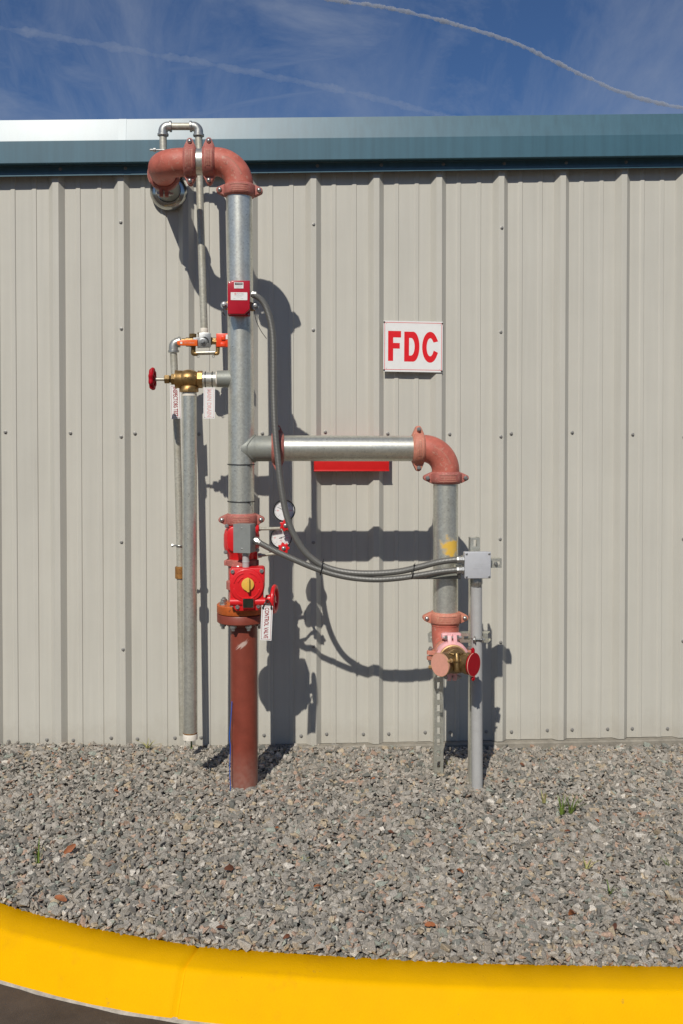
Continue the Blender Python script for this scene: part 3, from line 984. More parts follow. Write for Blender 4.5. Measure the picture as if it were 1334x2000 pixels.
def coupling_mesh(m, r=RP):
    b = MB()
    # housing: axis Z, ears on +-X, bolts along Y, front towards -Y
    b.lathe((0, 0, 0), (0, 0, 1), [(-0.0262, r+0.0015), (-0.0262, r+0.006), (-0.023, r+0.0085), (-0.020, r+0.0125), (-0.0165, r+0.0145), (0.0165, r+0.0145),
                                   (0.020, r+0.0125), (0.023, r+0.0085), (0.0262, r+0.006), (0.0262, r+0.0015)], 40)
    for sx in (-1, 1):
        for sy in (-1, 1):
            # wedge shaped ear
            e0 = r-0.004; e1 = r+0.0305
            poly = [(e0, -0.0255), (r+0.012, -0.0225)] + circ(e1-0.0, 0, 0.0125, 8, -R(62), R(62)) + [(r+0.012, 0.0225), (e0, 0.0255)]
            b.prism([(x*sx, y) for x, y in poly], (0, 0.004 if sy > 0 else -0.004, 0), (1, 0, 0), (0, 0, 1), (0, sy, 0), 0.016, 0.003, 2)
    body_me = b.mesh('coupling', m, 35, center=False)[0]
    b = MB()
    # raised frame and lettering on front and back of the housing
    for sy in (-1, 1):
        rr = r+0.0145
        for i in range(15):
            a0 = (-0.56 + 1.12*i/15); a1 = (-0.56 + 1.12*(i+1)/15)
            for zc, hz in ((0.0135, 0.0012), (-0.0135, 0.0012)):
                q = []
                for aa, ro, z in ((a0, rr-0.001, zc-hz), (a1, rr-0.001, zc-hz), (a1, rr-0.001, zc+hz), (a0, rr-0.001, zc+hz),
                                  (a0, rr+0.0016, zc-hz), (a1, rr+0.0016, zc-hz), (a1, rr+0.0016, zc+hz), (a0, rr+0.0016, zc+hz)):
                    q.append((math.sin(aa)*ro, sy*math.cos(aa)*ro, z))
                b.add(q, [(4, 5, 6, 7), (0, 1, 5, 4), (3, 7, 6, 2), (0, 4, 7, 3), (1, 2, 6, 5)])
            rnd = random.Random(i)
            if 0 < i < 14:
                for zc in (0.0045, -0.0045):
                    aa = (a0+a1)/2
                    n_ = Vector((math.sin(aa), sy*math.cos(aa), 0)); u_ = Vector((math.cos(aa), -sy*math.sin(aa), 0))
                    b.prism([(-0.0016, -0.003*rnd.uniform(.6, 1)), (0.0016, -0.003), (0.0011, 0.003), (-0.0013, 0.003*rnd.uniform(.5, 1))], n_*(rr-0.0005)+Vector((0, 0, zc)), u_, Vector((0, 0, 1)), n_, 0.0018)
    return body_me, b.mesh('cast_lettering', M['cast'], 35, center=False)[0]
def bolt_mesh(hex_head=False):
    b = MB()
    if hex_head:
        b.lathe((0, -0.020, 0), (0, -1, 0), [(0, 0.0095), (0.009, 0.0095), (0.010, 0.0085)], 6)
        b.lathe((0, -0.030, 0), (0, -1, 0), [(0, 0.0055), (0.006, 0.0052)], 10)
    else:
        b.lathe((0, -0.020, 0), (0, -1, 0), [(0, 0.0100), (0.003, 0.0098), (0.006, 0.0080), (0.0085, 0.0045), (0.0095, 0.0)], 16)
    b.lathe((0, -0.0215, 0), (0, 1, 0), [(0, 0.0060), (0.062, 0.0060)], 10)
    b.lathe((0, 0.0205, 0), (0, 1, 0), [(0, 0.0098), (0.009, 0.0098)], 6)
    return b.mesh('bolt', M['zinc'], 35, center=False)[0]
BOLT_R, BOLT_H = bolt_mesh(False), bolt_mesh(True)
COUP = {k: coupling_mesh(M[k]) for k in ('coup', 'coup_pale', 'pink')}
def coupling(c, axis, ear, key, parent, flip=False, hexb=False):
    z = Vector(axis).normalized(); x = Vector(ear); x = (x - z*x.dot(z)).normalized(); y = z.cross(x)
    if y.y > 0.2 or (abs(y.y) <= 0.2 and y.x > 0): x = -x; y = -y
    y = -y     # local +Y points away from the camera
    x = y.cross(z)
    Mw = Matrix((( x.x, y.x, z.x, c[0]), (x.y, y.y, z.y, c[1]), (x.z, y.z, z.z, c[2]), (0, 0, 0, 1)))
    o = link('coupling', COUP[key][0], parent, Mw)
    tag(link('cast_lettering', COUP[key][1], o, Mw), kind='stuff')
    for s in (-1, 1):
        link('bolt', BOLT_H if hexb else BOLT_R, o, Mw @ Matrix.Translation((s*(RP+0.0275), 0, 0)))
    return o

# underground pipe
lp = PZ(477.5, 1540, 0)
b = MB()
pa = P(476, 1213, D); pb = P(477.5, 1540, D)
pb2 = pa + (pb-pa)*1.12
b.tube([pa, pb2], 0.0578, 40)
scr = P(473, 1260, D+0.057)
b.build('lower_pipe', primer_scraped(tuple(scr)), riser)
# flanges and bolts
fc = P(472, 1196, D)
b = MB(); b.lathe(fc+Vector((0, 0, 0.0015)), (0, 0, 1), [(0, 0.104), (0.003, 0.106), (0.034, 0.106), (0.038, 0.102), (0.039, 0.07), (0.047, 0.064)], 44)
f1 = b.build('flange', M['rust_orange'], riser)
b = MB(); b.lathe(fc-Vector((0, 0, 0.0015)), (0, 0, -1), [(0, 0.104), (0.003, 0.106), (0.034, 0.105), (0.038, 0.100), (0.040, 0.075), (0.052, 0.064)], 44)
f2 = b.build('flange', M['primer'], riser); tag(f2, 'red-brown lower flange')
tag(f1, 'orange upper flange')
for i in range(8):
    a = R(22.5 + 45*i)
    c = fc + Vector((math.cos(a)*0.084, math.sin(a)*0.084, 0))
    b = MB()
    b.lathe(c+Vector((0, 0, 0.038)), (0, 0, 1), [(0, 0.016), (0.003, 0.016)], 16)
    b.lathe(c+Vector((0, 0, 0.041)), (0, 0, 1), [(0, 0.0135), (0.012, 0.0135), (0.013, 0.012)], 6)
    b.lathe(c+Vector((0, 0, 0.053)), (0, 0, 1), [(0, 0.0075), (0.008, 0.007)], 10)
    b.build('flange_bolt', M['zinc'], f1)
    b = MB()
    b.lathe(c+Vector((0, 0, -0.037)), (0, 0, -1), [(0, 0.016), (0.003, 0.016)], 16)
    b.lathe(c+Vector((0, 0, -0.040)), (0, 0, -1), [(0, 0.0135), (0.012, 0.0135), (0.013, 0.012)], 6)
    b.lathe(c+Vector((0, 0, -0.052)), (0, 0, -1), [(0, 0.0075), (0.012, 0.007)], 10)
    b.build('flange_nut', M['zinc'], f2)
# main pipe with welded outlet
b = MB()
b.tube([P(471, 1012, D), P(471.5, 876, D), P(470.5, 700, D), P(469, 560, D), P(467, 372, D)], RP, 44)
mp_ = b.build('riser_pipe', M['galv'], riser)
b = MB()
o0 = P(472, 876, D); o1 = P(545, 876, D)
dx = (o1-o0).normalized()
b.lathe(o0, dx, [(0.0, RP+0.0012), (0.046, RP+0.003), (0.056, RP+0.0012), (0.066, RP), ((o1-o0).length, RP)], 44)
# weld collar
vs = []
wb = MB()
ring = []
for k in range(41):
    a = 2*math.pi*k/40
    yy = math.cos(a)*(RP+0.001); zz = math.sin(a)*(RP+0.001)
    xx = math.sqrt(max(1e-9, (RP+0.004)**2 - min(yy*yy, RP*RP)))
    ring.append(o0 + dx*(xx*0.9+0.004) + Vector((0, yy, zz)))
wb.tube(ring, 0.0045, 8, caps=False)
b.add(wb.v, wb.f)
b.build('welded_outlet', M['galv_dull'], riser)
# side outlet to the main drain
b = MB()
q0 = P(470, 740, D); q1 = P(424, 740, D)
b.lathe(q0, (q1-q0), [(0, 0.036), (0.052, 0.037), (0.058, 0.0365), ((q1-q0).length-0.002, 0.0355), ((q1-q0).length, 0.0335)], 32)
b.build('drain_outlet', M['galv_dull'], riser)
# couplings and elbows
coupling(P(472, 1014.5, D), (0, 0, 1), (1, 0, 0), 'coup', riser)
coupling(P(468, 373, D), (0, 0, 1), (1, 0, 0), 'coup', riser)
def elbow(pts, r, m, parent, marks=None, fr=0.098):
    b = MB()
    path = fillet(pts, fr, 18)
    n = len(path)
    rr = [RP+0.0042]*n
    rr[0] = rr[-1] = RP+0.0015
    path2 = path
    b.tube(path2, rr, 40)
    # end beads
    for i, j in ((0, 1), (-1, -2)):
        d_ = (path[j]-path[i]).normalized()
        b.lathe(path[i], d_, [(0.0, RP+0.0015), (0.001, RP+0.0062), (0.008, RP+0.0066), (0.012, RP+0.0035)], 40, caps=False)
    eo = b.build('elbow', m, parent, smooth=40)
    if marks:
        b = MB()
        mid = n//2
        for k, i in enumerate(range(mid-5, mid+6)):
            i = max(1, min(n-2, i))
            t = (path[i+1]-path[i-1]).normalized()
            nn = Vector((0, -1, 0)); u_ = t; v_ = nn.cross(u_).normalized()
            if k % 5 == 2:
                b.torus(path[i]+nn*(RP+0.0034)-v_*marks*0.008, nn, 0.0052, 0.0009, 16, 6)
            elif k % 2:
                b.prism([(-0.0014, -0.003), (0.0016, -0.003), (0.0012, 0.003), (-0.0014, 0.003)], path[i]+nn*(RP+0.0022)-v_*marks*0.008, u_, v_, nn, 0.0016)
            for q in (-0.25, 0.25):
                o_ = path[i].lerp(path[i+1], q+0.5)
                b.prism([(-0.0014, -0.004), (0.0016, -0.0035), (0.0010, 0.004), (-0.0012, 0.003)], o_+nn*(RP+0.0010)+v_*marks*0.015, u_, v_, nn, 0.0018)
        tag(b.build('cast_lettering', M['cast'], eo), None, None, kind='stuff')
    return eo
elbow([P(414, 316, D), P(467, 316, D), P(467.5, 368, D)], RP, M['salmon'], riser, 1)
ax1 = P(418, 316, D); ax0 = P(360, 317, D)
coupling(P(408.5, 316, D), (1, 0, 0), (0, 0, 1), 'coup', riser)
coupling(P(371.5, 317, D), (1, 0, 0), (0, 0, 1), 'coup', riser)
b = MB(); b.tube([P(412, 316, D), P(366, 317, D)], RP, 40); b.build('short_nipple', M['galv_bright'], riser)
A = P(313, 318, D); B_ = P(331, 377, 0.0)
AB = (B_-A)
elbow([P(366, 317, D), A, A + AB*0.36], RP, M['salmon'], riser, None, 0.10)
wc = A + AB*0.37
coupling(wc, AB, (0, 0, 1), 'coup', riser, hexb=True)
b = MB(); b.tube([A+AB*0.34, A+AB*1.06], RP*0.98, 40); b.build('wall_pipe', M['galv_dull'], riser)  # galvanised pipe in duller grey: shade behind the elbow put into its colour
# chrome escutcheon on the wall
b = MB(); ec = A + AB*0.945
b.lathe(P(331, 377, 0.0) + Vector((0, 0.0, 0)), (0, -1, 0), [(0.012, 0.088), (0.030, 0.0885), (0.034, 0.086), (0.045, 0.080), (0.055, 0.070), (0.059, 0.060), (0.055, 0.056)], 48)
b.build('escutcheon', M['chrome'], riser)
# cross pipe
coupling(P(542.5, 875, D), (1, 0, 0), (0, 0, 1), 'coup', riser, hexb=True)
b = MB(); b.tube([P(541, 875.5, D), P(818, 876, D)], RP, 44); b.build('cross_pipe', M['galv_bright'], riser)
coupling(P(816.5, 876, D), (1, 0, 0), (0, 0, 1), 'coup_pale', riser, hexb=True)
elbow([P(818, 876, D), P(870, 876, D), P(870.5, 930, D)], RP, M['salmon'], riser, 1)
coupling(P(870.5, 933, D), (0, 0, 1), (1, 0, 0), 'coup', riser, hexb=True)
sprayc = P(879, 1068, D+0.05)
b = MB(); b.tube([P(870.5, 930, D), P(870, 1206, D)], RP*0.985, 44); b.build('drop_pipe', galv_sprayed(tuple(sprayc)), riser)
coupling(P(869.5, 1206, D), (0, 0, 1), (1, 0, 0), 'coup_pale', riser)
# black ties round the riser
for (py, tl, lb) in ((907, 0.012, 'black cable tie around the grey riser just under the welded outlet'), (979, 0.022, 'black cable tie around the grey riser above the red coupling')):
    b = MB(); c = P(471, py, D)
    b.torus(c, (0.01, 0.0, 1), RP+0.0022, 0.0024, 40, 6)
    h = c + Vector((0.034, -0.046, -0.001)); b.box(h, (0.008, 0.006, 0.008), bev=0.001)
    b.tube([h, h+Vector((0.006, -0.004, -0.006)), h+Vector((0.008, -0.006, -0.006-tl*0.4))], 0.0013, 6)
    tag(b.build('cable_tie', M['black']), lb, 'cable tie')

# ================================================================== CHECK VALVE
cv = thing('check_valve', P(472, 1098, D), 'bright red round check valve body behind the grey electrical box', 'valve')
b = MB()
cA = P(472, 1098, D); 
def zat(py, d=D): return P(472, py, d).z
prof = [(0, 0.056), (zat(1090)-cA.z, 0.058), (zat(1080)-cA.z, 0.064), (zat(1074)-cA.z, 0.073), (zat(1066)-cA.z, 0.0765), (zat(1045)-cA.z, 0.0765), (zat(1036)-cA.z, 0.072), (zat(1030)-cA.z, 0.064), (zat(1022)-cA.z, 0.060), (zat(1010)-cA.z, 0.058)]
b.lathe(cA, (0, 0, 1), prof, 44)
# side boss for the gauge lines and the cover
b.lathe(P(490, 1033, D+0.01), (1, 0, 0), [(0, 0.020), (0.030, 0.020), (0.034, 0.017)], 20)
b.lathe(P(490, 1084, D+0.01), (1, 0, 0), [(0, 0.020), (0.024, 0.020), (0.028, 0.017)], 20)
b.build('valve_body', M['red'], cv)
b = MB()
cc = P(470, 1052, D+0.052)
b.prism(rrect(0.115, 0.105, 0.03), cc, (1, 0, 0), (0, 0, 1), (0, -1, 0), 0.022, 0.006)
cover = b.build('cover_plate', M['red'], cv)
for (x, y) in ((441, 1078), (443, 1027), (503, 1074)):
    b = MB(); q = P(x, y, D+0.045)
    b.lathe(q, (0, -1, 0), [(0, 0.009), (0.010, 0.009), (0.011, 0.008)], 6); b.lathe(q+Vector((0, -0.011, 0)), (0, -1, 0), [(0, 0.005), (0.006, 0.005)], 10)
    b.build('bolt', M['zinc'], cover)
b = MB(); b.lathe(P(472, 1104, D), (0, 0, 1), [(0, 0.063), (0.003, 0.068), (0.024, 0.068), (0.029, 0.060)], 40)
for s in (-1, 1):
    b.box(P(472, 1101, D)+Vector((s*0.066, -0.012, 0.006)), (0.016, 0.020, 0.022), bev=0.003)
b.build('neck_coupling', M['coup'], cv)
b = MB()
for x in (460, 474):
    q = P(x, 1108, D+0.085)
    b.lathe(q, (1, 0, 0), [(-0.012, 0.0045), (0.014, 0.0045)], 10); b.lathe(q+Vector((0.006, 0, 0)), (1, 0, 0), [(0, 0.0075), (0.008, 0.0075)], 6)
b.build('coupling_bolt', M['zinc'], cv)

# ================================================================== CONTROL VALVE
ctl = thing('control_valve', P(475, 1180, D), 'red gear-operated control valve with yellow indicator knob and handwheel', 'valve')
b = MB()
z0 = P(472, 1186, D)
hh = P(472, 1104, D).z - z0.z
b.lathe(z0, (0, 0, 1), [(0, 0.060), (0.02, 0.060), (0.028, 0.056), (hh*0.42, 0.056), (hh*0.45, 0.0655), (hh*0.62, 0.0655), (hh*0.66, 0.056), (hh, 0.057)], 40)
b.lathe(P(472, 1150, D), (0, -1, 0), [(0, 0.04), (0.085, 0.035)], 24)
b.build('valve_body', M['coup'], ctl)
G0 = 0.585; GF = 0.682
gc = P(482, 1146, GF)
k = (P(500, 1146, GF)-P(400, 1146, GF)).x/100.0    # metres per pixel at the front of the gear box
U, V_, NN = Vector((1, 0, 0)), Vector((0, 0, 1)), Vector((0, -1, 0))
def gp(px, py): return ((px-482)*k, -(py-1146)*k)
outl = [gp(448, 1118)] + [gp(449.5, 1112), gp(453, 1110.5), gp(511, 1110), gp(515.5, 1111.5), gp(517, 1116), gp(516.5, 1150), gp(514, 1162), gp(514, 1178), gp(511, 1184), gp(509, 1190), gp(505, 1194), gp(462, 1195), gp(457, 1191), gp(453, 1184), gp(450, 1182), gp(449, 1165)]
b = MB()
b.prism(outl, gc + Vector((0, GF-G0, 0)), U, V_, NN, GF-G0-0.012, 0.004)
# domed cover on it
b.prism(circ(0, 0, 33.5*k, 36), gc + Vector((0, 0.014, 0.004)), U, V_, NN, 0.013, 0.005, 3)
# raised arc ribs
for a0, a1, rr in ((R(15), R(78), 27), (R(105), R(168), 27), (R(192), R(262), 27), (R(285), R(345), 27), (R(20), R(70), 19.5), (R(112), R(160), 19.5)):
    poly = circ(0, 0, rr*k, 10, a0, a1) + circ(0, 0, (rr-2.4)*k, 10, a1, a0)
    b.prism(poly, gc + Vector((0, 0.0015, 0.004)), U, V_, NN, 0.003, 0.0008)
# worm housing
b.tube([gc + Vector((gp(449, 1177)[0], 0.020, gp(0, 1177)[1])), gc + Vector((gp(518, 1177)[0], 0.020, gp(0, 1177)[1]))], 8.3*k, 20)
gear = b.build('gear_housing', M['red'], ctl, smooth=35)
for (x, y) in ((454, 1117), (511, 1116), (463.5, 1187), (504.5, 1186)):
    q = gc + Vector((gp(x, y)[0], 0.012, gp(x, y)[1]))
    b = MB()
    b.lathe(q, (0, -1, 0), [(0, 0.0088), (0.0025, 0.0088)], 16)
    b.lathe(q+Vector((0, -0.0025, 0)), (0, -1, 0), [(0, 0.0068), (0.006, 0.0066), (0.007, 0.0058), (0.007, 0.003), (0.004, 0.0028), (0.004, 0.0)], 12)
    b.build('bolt', M['zinc'], gear)
ic = gc + Vector((gp(484, 1141)[0], -0.001, gp(484, 1141)[1]))
b = MB()
b.prism([( -0.0005, 13.5*k)] + circ(0, 0, 12.2*k, 22, R(105), R(245)) + [(0, -14.5*k)] + circ(0, 0, 12.2*k, 22, R(295), R(435)), ic, U, V_, NN, 0.008, 0.001)
b.prism([(-1.2*k, -14*k), (3.6*k, -14*k), (3.6*k, 12.6*k), (1.2*k, 13.4*k), (-1.2*k, 13*k)], ic + Vector((0, -0.008, 0)), U, V_, NN, 0.014, 0.0012)
b.build('position_indicator', M['yellow_ind'], ctl)
b = MB()
nc = gc + Vector((gp(485, 1178)[0], -0.006, gp(485, 1178)[1]))
b.prism(rrect(23*k, 20*k, 0.001), nc + Vector((0, 0.01, 0)), U, V_, NN, 0.0095)
npb = b.build('plate_seat', M['red'], ctl)
b = MB(); b.prism(rrect(21*k, 18*k, 0.001), nc, U, V_, NN, 0.001); b.build('nameplate', M['mirror'], npb)
b = MB()
for sx in (-1, 1):
    for sy in (-1, 1):
        b.lathe(nc+Vector((sx*9*k, -0.001, sy*7.4*k)), (0, -1, 0), [(0, 0.0013), (0.0008, 0.001)], 8)
b.build('rivets', M['zinc'], npb)
# handwheel
wa = Vector((math.cos(R(11)), -math.sin(R(11)), 0.0))
hc = P(536, 1170, 0.62)
hub0 = gc + Vector((gp(517, 1177)[0], 0.020, gp(0, 1177)[1]))
b = MB()
b.torus(hc, wa, 0.0525, 0.0088, 40, 12)
b.tube([hc - wa*0.036 + Vector((0, 0, 0)), hc - wa*0.012, hc + wa*0.004], [0.017, 0.019, 0.015], 18)
u_ = Vector((0, 0, 1)); v_ = wa.cross(u_)
for i in range(3):
    a = R(90+120*i)
    d_ = u_*math.sin(a) + v_*math.cos(a)
    b.tube([hc - wa*0.010, hc - wa*0.004 + d_*0.028, hc + d_*0.052], [0.0075, 0.006, 0.0055], 10)
b.tube([hub0 - Vector((0.006, 0, 0)), hc - wa*0.03], 0.0085, 12)
hw = b.build('handwheel', M['red'], ctl)

# ---------------- electrical boxes
jb = thing('electrical_box', P(478, 1078, 0.66), 'small dark grey steel electrical box mounted on the red check valve', 'electrical box')
rot = Matrix.Rotation(R(-21), 3, 'Z')
bc = P(478, 1050.5, 0.632)
bw, bh, bd = 0.074, 0.118, 0.058
b = MB(); b.box(bc, (bw, bd, bh), rot, 0.0015, 2)
b.build('box_body', M['grey_box'], jb)
b = MB(); b.box(bc + rot @ Vector((0, -bd/2-0.0012, 0)), (bw+0.003, 0.0022, bh+0.003), rot, 0.0008, 1)
lid = b.build('lid', M['grey_box'], jb)
for s in (-1, 1):
    b = MB(); b.lathe(bc + rot @ Vector((0, -bd/2-0.0022, s*0.043)), rot @ Vector((0, -1, 0)), [(0, 0.0034), (0.0015, 0.003), (0.002, 0.002)], 10)
    b.build('screw', M['zinc'], lid)
b = MB()
q = P(480, 1080, 0.632)
b.lathe(q, (0, 0, -1), [(0, 0.016), (0.010, 0.016), (0.011, 0.0135), (0.018, 0.0135)], 8)
b.build('lock_nut', M['zinc'], jb)
b = MB()
zt = P(0, 1087, 0.632).z; zb_ = P(0, 1112, 0.632).z
b.lathe((q.x, q.y, zt), (0, 0, -1), [(0, 0.0142), ((zt-zb_)*0.48, 0.0142), ((zt-zb_)*0.48+0.001, 0.0152), ((zt-zb_)*0.6, 0.0152), ((zt-zb_)*0.6+0.001, 0.0142), (zt-zb_, 0.0142)], 20)
b.build('stub_conduit', M['pvc'], jb)

sup = thing('junction_box', P(931, 1130, 0.64), 'light grey square plastic junction box where both flexible conduits end', 'junction box')
jc = P(931.5, 1103, 0.645)
b = MB(); b.box(jc + Vector((0, 0.010, 0)), (0.108, 0.042, 0.108), None, 0.005, 3); b.build('box_body', M['pvc_box'], sup)
b = MB(); b.box(jc + Vector((0, -0.016, 0)), (0.112, 0.010, 0.112), None, 0.0035, 3)
lid = b.build('lid', M['pvc_box'], sup)
for sx in (-1, 1):
    for sz in (-1, 1):
        b = MB(); b.lathe(jc + Vector((sx*0.048, -0.021, sz*0.048)), (0, -1, 0), [(-0.002, 0.0052), (0.0015, 0.0048), (0.003, 0.003)], 12); b.build('screw', M['zinc'], lid)
for i, dz in enumerate((0.007, -0.001, -0.010)):      # moulded lettering lines
    b = MB(); embossed(b, jc + Vector((0.004, -0.0205, dz)), U, V_, NN, 0.05, 0.006, 1, i); b.build('moulded_lettering', M['pvc_box'], lid)
for (px, py) in ((898, 1093), (898, 1113)):
    q = P(px, py, 0.645)
    b = MB()
    b.lathe(q + Vector((0.024, 0, 0)), (-1, 0, 0), [(-0.01, 0.0125), (0.008, 0.0125), (0.009, 0.0185), (0.016, 0.0185), (0.017, 0.0155), (0.030, 0.0155), (0.031, 0.017), (0.038, 0.0165)], 8)
    b.build('conduit_connector', M['zinc'], sup)
cond = thing('conduit', P(932, 1549, 0.615), 'straight light grey rigid conduit running from junction box down into the gravel', 'conduit')
c0 = P(930.5, 1150, 0.617); c1 = P(932, 1549, 0.617)
b = MB(); b.tube([c0 + Vector((0, 0, 0.01)), c1, c1 + (c1-c0).normalized()*0.12], 0.0238, 28); b.build('conduit_pipe', M['pvc'], cond)
b = MB(); ht = P(930.5, 1131, 0.63)
b.lathe((c0.x, c0.y-0.005, ht.z+0.004), (0, 0, -1), [(0, 0.025), (0.014, 0.0262), (0.024, 0.0262), (0.028, 0.0235), (0.036, 0.0235)], 8)
b.build('hub', M['zinc'], cond)

# ---------------- strut support frame
frame = thing('strut_frame', P(857, 1515, 0.45), 'galvanised slotted strut frame holding the lower inlet, pipe and junction box', 'support frame')
def strut(top, bottom, dirw, slots=True, W=0.041, Dp=0.041, th=0.0027, slot=(0.014, 0.028), pitch=0.0508, open_back=True, cnt=None):
    """C channel; the slotted web faces the camera; dirw = direction of its width"""
    top, bottom = Vector(top), Vector(bottom)
    a = (bottom-top); Ln = a.length; a.normalize()
    uw = Vector(dirw); uw = (uw - a*uw.dot(a)).normalized()
    n = Vector((0, -1, 0)); n = (n - a*n.dot(a)).normalized()
    b = MB()
    def bar(x0, x1, s0, s1, d0, d1):
        pts = [top + uw*x + a*s + n*dd for x in (x0, x1) for s in (s0, s1) for dd in (d0, d1)]
        b.add(pts, [(0, 1, 3, 2), (4, 6, 7, 5), (0, 4, 5, 1), (2, 3, 7, 6), (0, 2, 6, 4), (1, 5, 7, 3)])
    h = W/2; sw = slot[0]/2
    bar(-h, -sw, 0, Ln, -th, 0); bar(sw, h, 0, Ln, -th, 0)
    s = 0.010
    prev = 0
    while s + slot[1] < Ln:
        bar(-sw, sw, prev, s, -th, 0)
        prev = s + slot[1]
        s += pitch
    bar(-sw, sw, prev, Ln, -th, 0)
    bar(-h, -h+th, 0, Ln, -Dp, -th); bar(h-th, h, 0, Ln, -Dp, -th)
    bar(-h+th, -h+0.009, 0, Ln, -Dp, -Dp+th); bar(h-0.009, h-th, 0, Ln, -Dp, -Dp+th)
    return b
st = P(857, 1150, 0.472); sb = P(857, 1515, 0.452); sb2 = sb + (sb-st).normalized()*0.1
strut(st, sb2, (1, 0, 0)).build('post', M['galv'], frame, smooth=20)
st = P(928, 1050, 0.572); sb = P(926.5, 1545, 0.572)
strut(st, sb + (sb-st).normalized()*0.1, (1, 0, 0)).build('post', M['galv'], frame, smooth=20)
ra = P(880, 1100, 0.592); rb = P(980, 1100.5, 0.614)
strut(P(890, 1100, 0.614), P(980, 1100, 0.614), (0, 0, 1), W=0.040).build('rail', M['galv'], frame, smooth=20)
strut(P(836, 1246, 0.48), P(953, 1246, 0.60) , (0, 0, 1), W=0.040).build('rail', M['galv'], frame, smooth=20)
# strap across the drop pipe
b = MB(); sA = P(800, 1127, 0.592); sB = P(900, 1124, 0.592)
b.box((sA+sB)/2, ((sB-sA).length, 0.004, 0.024), None, 0.0008, 1)
stp = b.build('pipe_strap', M['galv_dull'], frame)
for px in (831, 897):
    b = MB(); q = P(px, 1125, 0.594); b.lathe(q, (0, -1, 0), [(0, 0.0075), (0.007, 0.0075), (0.008, 0.0065)], 6); b.build('bolt', M['zinc'], stp)
b = MB(); q = P(968, 1101, 0.612)
b.lathe(q, (0, -1, 0), [(0, 0.0095), (0.006, 0.0095)], 6); b.lathe(q+Vector((0, -0.006, 0)), (0, -1, 0), [(0, 0.005), (0.009, 0.005)], 10); b.build('channel_nut', M['zinc'], frame)
# clamp round the grey conduit
b = MB(); q = P(931.5, 1246, 0.617)
b.torus(q, (0, 0, 1), 0.0255, 0.0022, 28, 6)
b.box(q + Vector((-0.014, -0.030, 0)), (0.004, 0.018, 0.026), bev=0.001); b.box(q + Vector((0.016, -0.030, 0)), (0.004, 0.018, 0.026), bev=0.001)
b.tube([q + Vector((-0.024, -0.031, 0)), q + Vector((0.028, -0.031, 0))], 0.0036, 10)
b.lathe(q + Vector((-0.016, -0.031, 0)), (-1, 0, 0), [(0, 0.0075), (0.007, 0.0075)], 6)
b.build('conduit_clamp', M['zinc'], frame)

# ================================================================== FIRE HOSE INLET
fdc = thing('fire_hose_inlet', P(885, 1320, 0.70), 'bronze two-way fire hose inlet with one faded pink cap and one dark red cap', 'hose inlet')
e0 = P(869.5, 1212, D)
zc = P(889, 1291, 0.76).z
ec_ = Vector((e0.x, e0.y, zc))
b = MB()
path = fillet([e0, ec_, ec_ + Vector((0, -0.15, 0))], 0.095, 16)
b.tube(path, [RP+0.004]*len(path), 40)
b.lathe(e0 - Vector((0, 0, 0.012)), (0, 0, -1), [(0, RP+0.002), (0.001, RP+0.006), (0.007, RP+0.006), (0.010, RP+0.003)], 40, caps=False)
b.build('elbow', M['salmon'], fdc)
q1_ = ec_ + Vector((0, -0.118, 0))
coupling(q1_, (0, -1, 0), (1, 0, 0), 'coup_pale', fdc, hexb=True)
q2_ = ec_ + Vector((0, -0.165, 0))
cpk = coupling(q2_, (0, -1, 0), (0, 0, 1), 'pink', fdc, hexb=True)
b = MB(); b.box(q2_ + Vector((0.002, 0.026, RP+0.030)), (0.084, 0.026, 0.026), None, 0.008, 3)
b.box(q2_ + Vector((0.002, 0.026, RP+0.008)), (0.05, 0.022, 0.03), None, 0.004, 2)
b.build('ear_block', M['pink'], fdc)
# bronze body
bx = Vector((P(889, 1291, 0.76).x, -0.76, zc))
bx.x = ec_.x + 0.002
b = MB()
b.lathe(ec_ + Vector((0, -0.185, 0)), (0, -1, 0), [(0, RP), (0.004, RP+0.004), (0.014, RP+0.004), (0.018, RP-0.004), (0.034, 0.047)], 36)
b.build('inlet_flange', M['tan'], fdc)
b = MB()
bb = ec_ + Vector((0, -0.232, 0))
b.ball(bb, 0.052, 1.05, 0.95, 0.98, 28, 18)
b.lathe(bb + Vector((0, 0.035, 0)), (0, -1, 0), [(0, 0.055), (0.03, 0.053)], 32)
arms = []
for s, an in ((-1, 50), (1, 46)):
    dr = Vector((s*math.sin(R(an)), -math.cos(R(an)), 0))
    b.lathe(bb, dr, [(0, 0.045), (0.030, 0.045), (0.040, 0.041), (0.058, 0.041), (0.060, 0.0445), (0.080, 0.0445), (0.082, 0.040), (0.086, 0.040)], 36)
    arms.append((bb + dr*0.084, dr))
